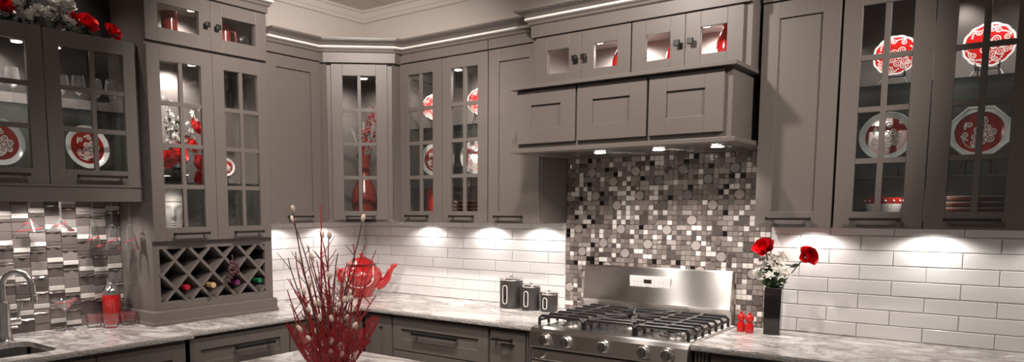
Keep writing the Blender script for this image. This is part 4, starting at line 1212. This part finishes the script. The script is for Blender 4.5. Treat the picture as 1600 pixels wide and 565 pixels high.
# ------------------------------------------------------------------ canisters
GC = 'charcoal canisters beside the range'
for x, y, R, H, lab in ((1.298, -.138, .066, .158, 'tallest charcoal canister with an oval window, leftmost of the three'), (1.436, -.148, .053, .128, 'middle-sized charcoal canister with an oval window, between the other two'), (1.549, -.140, .047, .093, 'smallest charcoal canister with an oval window, nearest the range')):
    r = thing('canister', lab, 'canister', (x, y, CT + .0005), 0, GC)
    MB().lathe([(R * .96, 0), (R, .003), (R, H - .004), (R * .98, H), (0, H)], n=44).obj('body', CANM, r, smooth=True)
    MB().lathe([(R * 1.03, H), (R * 1.05, H + .003), (R * 1.05, H + .010), (R * .98, H + .013), (R * .5, H + .017), (R * .16, H + .018), (R * .15, H + .022), (0, H + .023)], n=44).obj('lid', CHROME, r, smooth=True)
    ww, hh, zc_ = .0135 * (R / .06) ** .5, (H * .66) / 2, H * .50
    q = []
    for i in range(24):
        a = 2 * PI * i / 24; u = ww * COS(a); v_ = (hh - ww) * (1 if SIN(a) >= 0 else -1) + ww * SIN(a)
        q.append((u, -math.sqrt((R + .0005) ** 2 - u * u), zc_ + v_))
    f_ = MB(); f_.tube(q, .0024, 6, closed=True); wf = f_.obj('window_frame', WHITEC, r, smooth=True)
    g = MB(); g.add(q, [tuple(range(24))]); g.obj('window_pane', BLKGL, wf)
# pepper mills
GM = 'small red mills by the range'
for x, y, lab in ((2.583, -.172, 'left of the two small red pepper mills beside the range'), (2.624, -.186, 'right of the two small red pepper mills beside the range')):
    r = thing('pepper_mill', lab, 'pepper mill', (x, y, CT + .0005), 0, GM)
    MB().lathe([(.0175, 0), (.0185, .003), (.0185, .034), (.013, .043), (.0115, .050), (.015, .054), (.0165, .056), (0, .056)], n=28).obj('body', RED, r, smooth=True)
    MB().lathe([(.0165, .0565), (.0175, .060), (.0175, .072), (.013, .080), (.005, .083), (.004, .086), (.006, .090), (0, .094)], n=28).obj('cap', RED, r, smooth=True)

# ------------------------------------------------------------------ red twigs on the island
TXc, TYc = 1.775, -1.955
r = thing('twig_arrangement', 'arrangement of red twigs with cream catkins in red netting on the island', 'twig arrangement', (TXc, TYc, CT + .0005), .68)
MB().lathe([(.040, 0), (.046, .004), (.050, .05), (.042, .075), (.046, .085), (.043, .085), (.038, .07), (.042, .01), (0, .008)], n=32).obj('glass_vase', CLEAR, r, smooth=True)
# local x = picture right, local y = away from the camera
RW = random.Random(11)
PXM = 1 / 470.
tips = [(458, 338, 'B', 1), (475, 322, 'B', 1), (505, 308, 'R', 0), (509, 336, 'R', 0), (525, 362, 'B', 1), (578, 336, 'B', 1), (583, 372, 'R', 0), (449, 396, 'B', 0), (484, 398, 'R', 0),
        (592, 384, 'R', 0), (552, 400, 'R', 0), (596, 452, 'R', 0), (470, 405, 'R', 0), (540, 385, 'B', 0), (560, 372, 'R', 0), (452, 430, 'R', 0), (463, 440, 'R', 0),
        (575, 392, 'R', 0), (515, 400, 'R', 0), (495, 372, 'B', 0), (532, 410, 'R', 0), (548, 440, 'B', 1), (500, 430, 'R', 1), (482, 425, 'R', 0), (508, 385, 'R', 0),
        (566, 430, 'B', 1), (553, 455, 'R', 1), (490, 460, 'R', 1), (535, 455, 'R', 0), (455, 470, 'R', 0), (520, 440, 'R', 0), (475, 455, 'R', 0), (588, 470, 'R', 0), (505, 470, 'R', 1),
        (525, 480, 'R', 0), (545, 420, 'R', 0), (465, 385, 'R', 0), (572, 455, 'R', 0), (512, 350, 'R', 0), (498, 400, 'R', 0)]
tips += [(RW.randint(462, 582), RW.randint(440, 520), 'R', RW.choice([0, 1])) for _ in range(16)]
for k, (u, v_, kind, cat) in enumerate(tips):
    x = (u - 522) * PXM; z = .038 + (565 - v_) * PXM; y = RW.uniform(-.09, .09)
    n = 9; pts = []; bx, by = RW.uniform(-.02, .02) + x * .22, RW.uniform(-.02, .02)
    wob = RW.uniform(-.02, .02); ph = RW.uniform(0, 6)
    for i in range(n + 1):
        t = i / n
        pts.append((bx + (x - bx) * t ** 1.25 + wob * SIN(PI * t) + .004 * SIN(7 * t + ph) * (0 < t < 1), by + (y - by) * t + .003 * COS(9 * t + ph) * (0 < t < 1), .02 + (z - .02) * t))
    rad = [.0042 - .0026 * i / n for i in range(n + 1)]
    tw = MB(); tw.tube(pts, rad, 6)
    for q in range(RW.choice([1, 2, 2, 3])):                 # side shoots
        i = RW.randint(3, n - 1); p = Vector(pts[i]); s_ = RW.choice([-1, 1]); L = RW.uniform(.025, .07)
        tw.tube([tuple(p), tuple(p + Vector((s_ * L * .4, RW.uniform(-.01, .01), L * .5))), tuple(p + Vector((s_ * L * .75, RW.uniform(-.02, .02), L)))], [.0018, .0014, .0009], 5)
    o = tw.obj('twig', TWIGR if kind == 'R' else TWIGB, r, smooth=True)
    sp_ = []
    if cat and k < 6: sp_.append(n)
    elif cat: sp_ += [RW.randint(4, n), RW.randint(3, n)]
    elif RW.random() < .5: sp_.append(RW.randint(3, n))
    for i in sp_:
        p = Vector(pts[i]); t = (Vector(pts[i]) - Vector(pts[i - 1])).normalized()
        MB().lathe([(.002, -.003), (.0066, .003), (.0078, .010), (.0064, .019), (.002, .024), (0, .0245)], n=12, M=TR(p + Vector((.003, -.003, 0))) @ aim(t)).obj('catkin', CATK, o, smooth=True)
nt = MB(); n, k = 96, 12; vs = []; fs = []
for j in range(k + 1):
    t = j / k; z = .02 + .135 * t
    for i in range(n):
        a = 2 * PI * i / n; q = .052 + .085 * t ** .8 + (.002 + .016 * t) * SIN(a * 11 + .8 * SIN(a * 3)) + .010 * t * SIN(a * 5 + 1)
        top = (.032 * SIN(a * 4 + .5) + .018 * SIN(a * 9)) * t ** 2
        vs.append((q * COS(a) * 1.02, q * SIN(a) * .8, z + top))
for j in range(k):
    for i in range(n):
        q = (i + 1) % n; fs.append((j * n + i, j * n + q, (j + 1) * n + q, (j + 1) * n + i))
nt.add(vs, fs); nt.obj('netting_wrap', NET, r, smooth=True)

# ------------------------------------------------------------------ light
def lamp(kind, loc, power, col=(1., .90, .82), size=.03, target=None, **kw):
    l = bpy.data.lights.new('lamp', kind); l.energy = power; l.color = col
    if kind == 'AREA': l.shape = kw.get('shape', 'DISK'); l.size = size; l.spread = kw.get('spread', PI)
    else: l.shadow_soft_size = size
    if kind == 'SPOT': l.spot_size = math.radians(kw.get('cone', 110)); l.spot_blend = kw.get('blend', .6)
    o = bpy.data.objects.new('lamp', l); COL.objects.link(o); o.location = loc
    if target is not None: o.rotation_euler = (Vector(target) - Vector(loc)).to_track_quat('-Z', 'Y').to_euler()
    return o
CAN_FILL = 62.  # ceiling cans; spots aimed at twigs and base cabinets are added fill
for x, y, tg, k, cn in ((2.10, -1.46, (2.02, -.45, 1.90), 1.25, 88), (1.5, -1.5, (.35, -.60, 1.70), 1.85, 104), (1.55, -2.3, (.9, -1.7, .9), .7, 90), (2.75, -2.3, (2.75, -1.4, .9), .5, 100), (2.6, -2.9, (1.75, -1.9, 1.1), .7, 60), (4.05, -1.5, (2.62, -.45, 1.85), 2.4, 46), (2.3, -2.1, (1.1, -.6, .6), .8, 70)):
    lamp('SPOT', (x, y, ZC - .05), CAN_FILL * k, size=.05, cone=cn, blend=.7, target=tg)
# unseen upward area lights added on cabinet tops to brighten the upper walls
def uplight_fill(x, y, lx, ly, w):
    l = bpy.data.lights.new('uplight_fill', 'AREA'); l.shape = 'RECTANGLE'; l.size = lx; l.size_y = ly; l.energy = w; l.color = (1., .88, .78)
    o = bpy.data.objects.new('uplight_fill', l); COL.objects.link(o); o.location = (x, y, 2.40); o.rotation_euler = (PI, 0, 0)
uplight_fill(1.05, -.14, 1.0, .05, .25); uplight_fill(2.1, -.20, 1.0, .05, .25); uplight_fill(3.2, -.14, 1.0, .05, .8); uplight_fill(.14, -.75, .05, .5, .12); uplight_fill(.35, -.35, .2, .2, .15)
UC = 3.5
for x, y, k in ((.60, -.095, .75), (1.071, -.095, 1.0), (1.43, -.095, .95), (2.84, -.095, .9), (3.285, -.095, 1.), (3.75, -.095, 1.)):
    lamp('SPOT', (x, y, ZB - .008), UC * k, (1., .94, .89), size=.015, cone=154, blend=.4)
lamp('SPOT', (.13, -.80, ZB - .008), UC * .9, (1., .94, .89), size=.015, cone=154, blend=.4)
lamp('SPOT', (.13, -.42, ZB - .008), UC * .9, (1., .94, .89), size=.015, cone=154, blend=.4)
for y in (-2.345, -2.17, -1.98): lamp('SPOT', (.16, y, 1.558), UC * 2.0, (1., .94, .89), size=.015, cone=130, blend=.5)
for x in (1.95, 2.245, 2.51): lamp('SPOT', (x, -.36, 1.735), 13., (1., .95, .9), size=.02, cone=130, blend=.7)
IN = 5.  # cabinet lights; the low ones under the shelves are added fill
for p, k, cn in (((1.10, -.075, 2.280), 1.7, 165), ((.78, -.225, 2.300), .9, 120), ((1.08, -.225, 2.300), .7, 120), ((3.42, -.225, 2.300), 1.1, 120), ((3.33, -.07, 2.300), .5, 110), ((3.12, -.225, 2.300), 1.0, 120), ((3.22, -.22, 1.585), .22, 170), ((.86, -.22, 1.585), .22, 170), ((.25, -.25, 2.285), 2.0, 176),
             ((.08, -1.46, 2.205), 2., 150), ((.24, -1.50, 2.205), 2.6, 110), ((.10, -1.40, 2.478), 1.5, 150), ((.285, -1.66, 1.575), .30, 176), ((.285, -1.40, 1.45), .12, 176), ((.20, -2.0, 2.216), 1., 120), ((.11, -2.33, 2.216), 2.5, 130), ((.20, -2.33, 2.216), .5, 120),
             ((1.95, -.10, 2.285), 5.5, 176), ((2.43, -.10, 2.285), 5.5, 176)):
    lamp('SPOT', p, IN * k, (1., .95, .9), size=.02, cone=cn, blend=.6)
lamp('SPOT', (.14, -2.10, ZC - .04), 9., size=.03, cone=95, blend=.6)
wd = bpy.data.worlds.new('World'); S.world = wd; wd.use_nodes = True
bgn = wd.node_tree.nodes['Background']; bgn.inputs[0].default_value = (1., .92, .86, 1); bgn.inputs[1].default_value = .16

# ------------------------------------------------------------------ camera
cam = bpy.data.cameras.new('camera'); co = bpy.data.objects.new('camera', cam); COL.objects.link(co)
F_, PX_, PY_, YAW, PIT, ROL = 1147.84, 691.40, 446.17, .6804, -.1064, -.0027
cam.sensor_fit = 'HORIZONTAL'; cam.sensor_width = 36.; cam.lens = F_ / 1600 * 36.
cam.shift_x = (800 - PX_) / 1600; cam.shift_y = (PY_ - 282.5) / 1600
cam.clip_start = .05
fw = Vector((-SIN(YAW) * COS(PIT), COS(YAW) * COS(PIT), SIN(PIT))); rt = Vector((COS(YAW), SIN(YAW), 0)); up = rt.cross(fw)
c_, s_ = COS(ROL), SIN(ROL); r2 = c_ * rt + s_ * up; u2 = -s_ * rt + c_ * up
mw = Matrix((r2, u2, -fw)).transposed().to_4x4(); mw.translation = Vector((3.6153, -3.6261, 1.4842))
co.matrix_world = mw
S.camera = co
S.view_settings.view_transform = 'Standard'; S.view_settings.look = 'None'
S.view_settings.exposure = 0.; S.view_settings.gamma = 1.; S.view_settings.use_curve_mapping = False
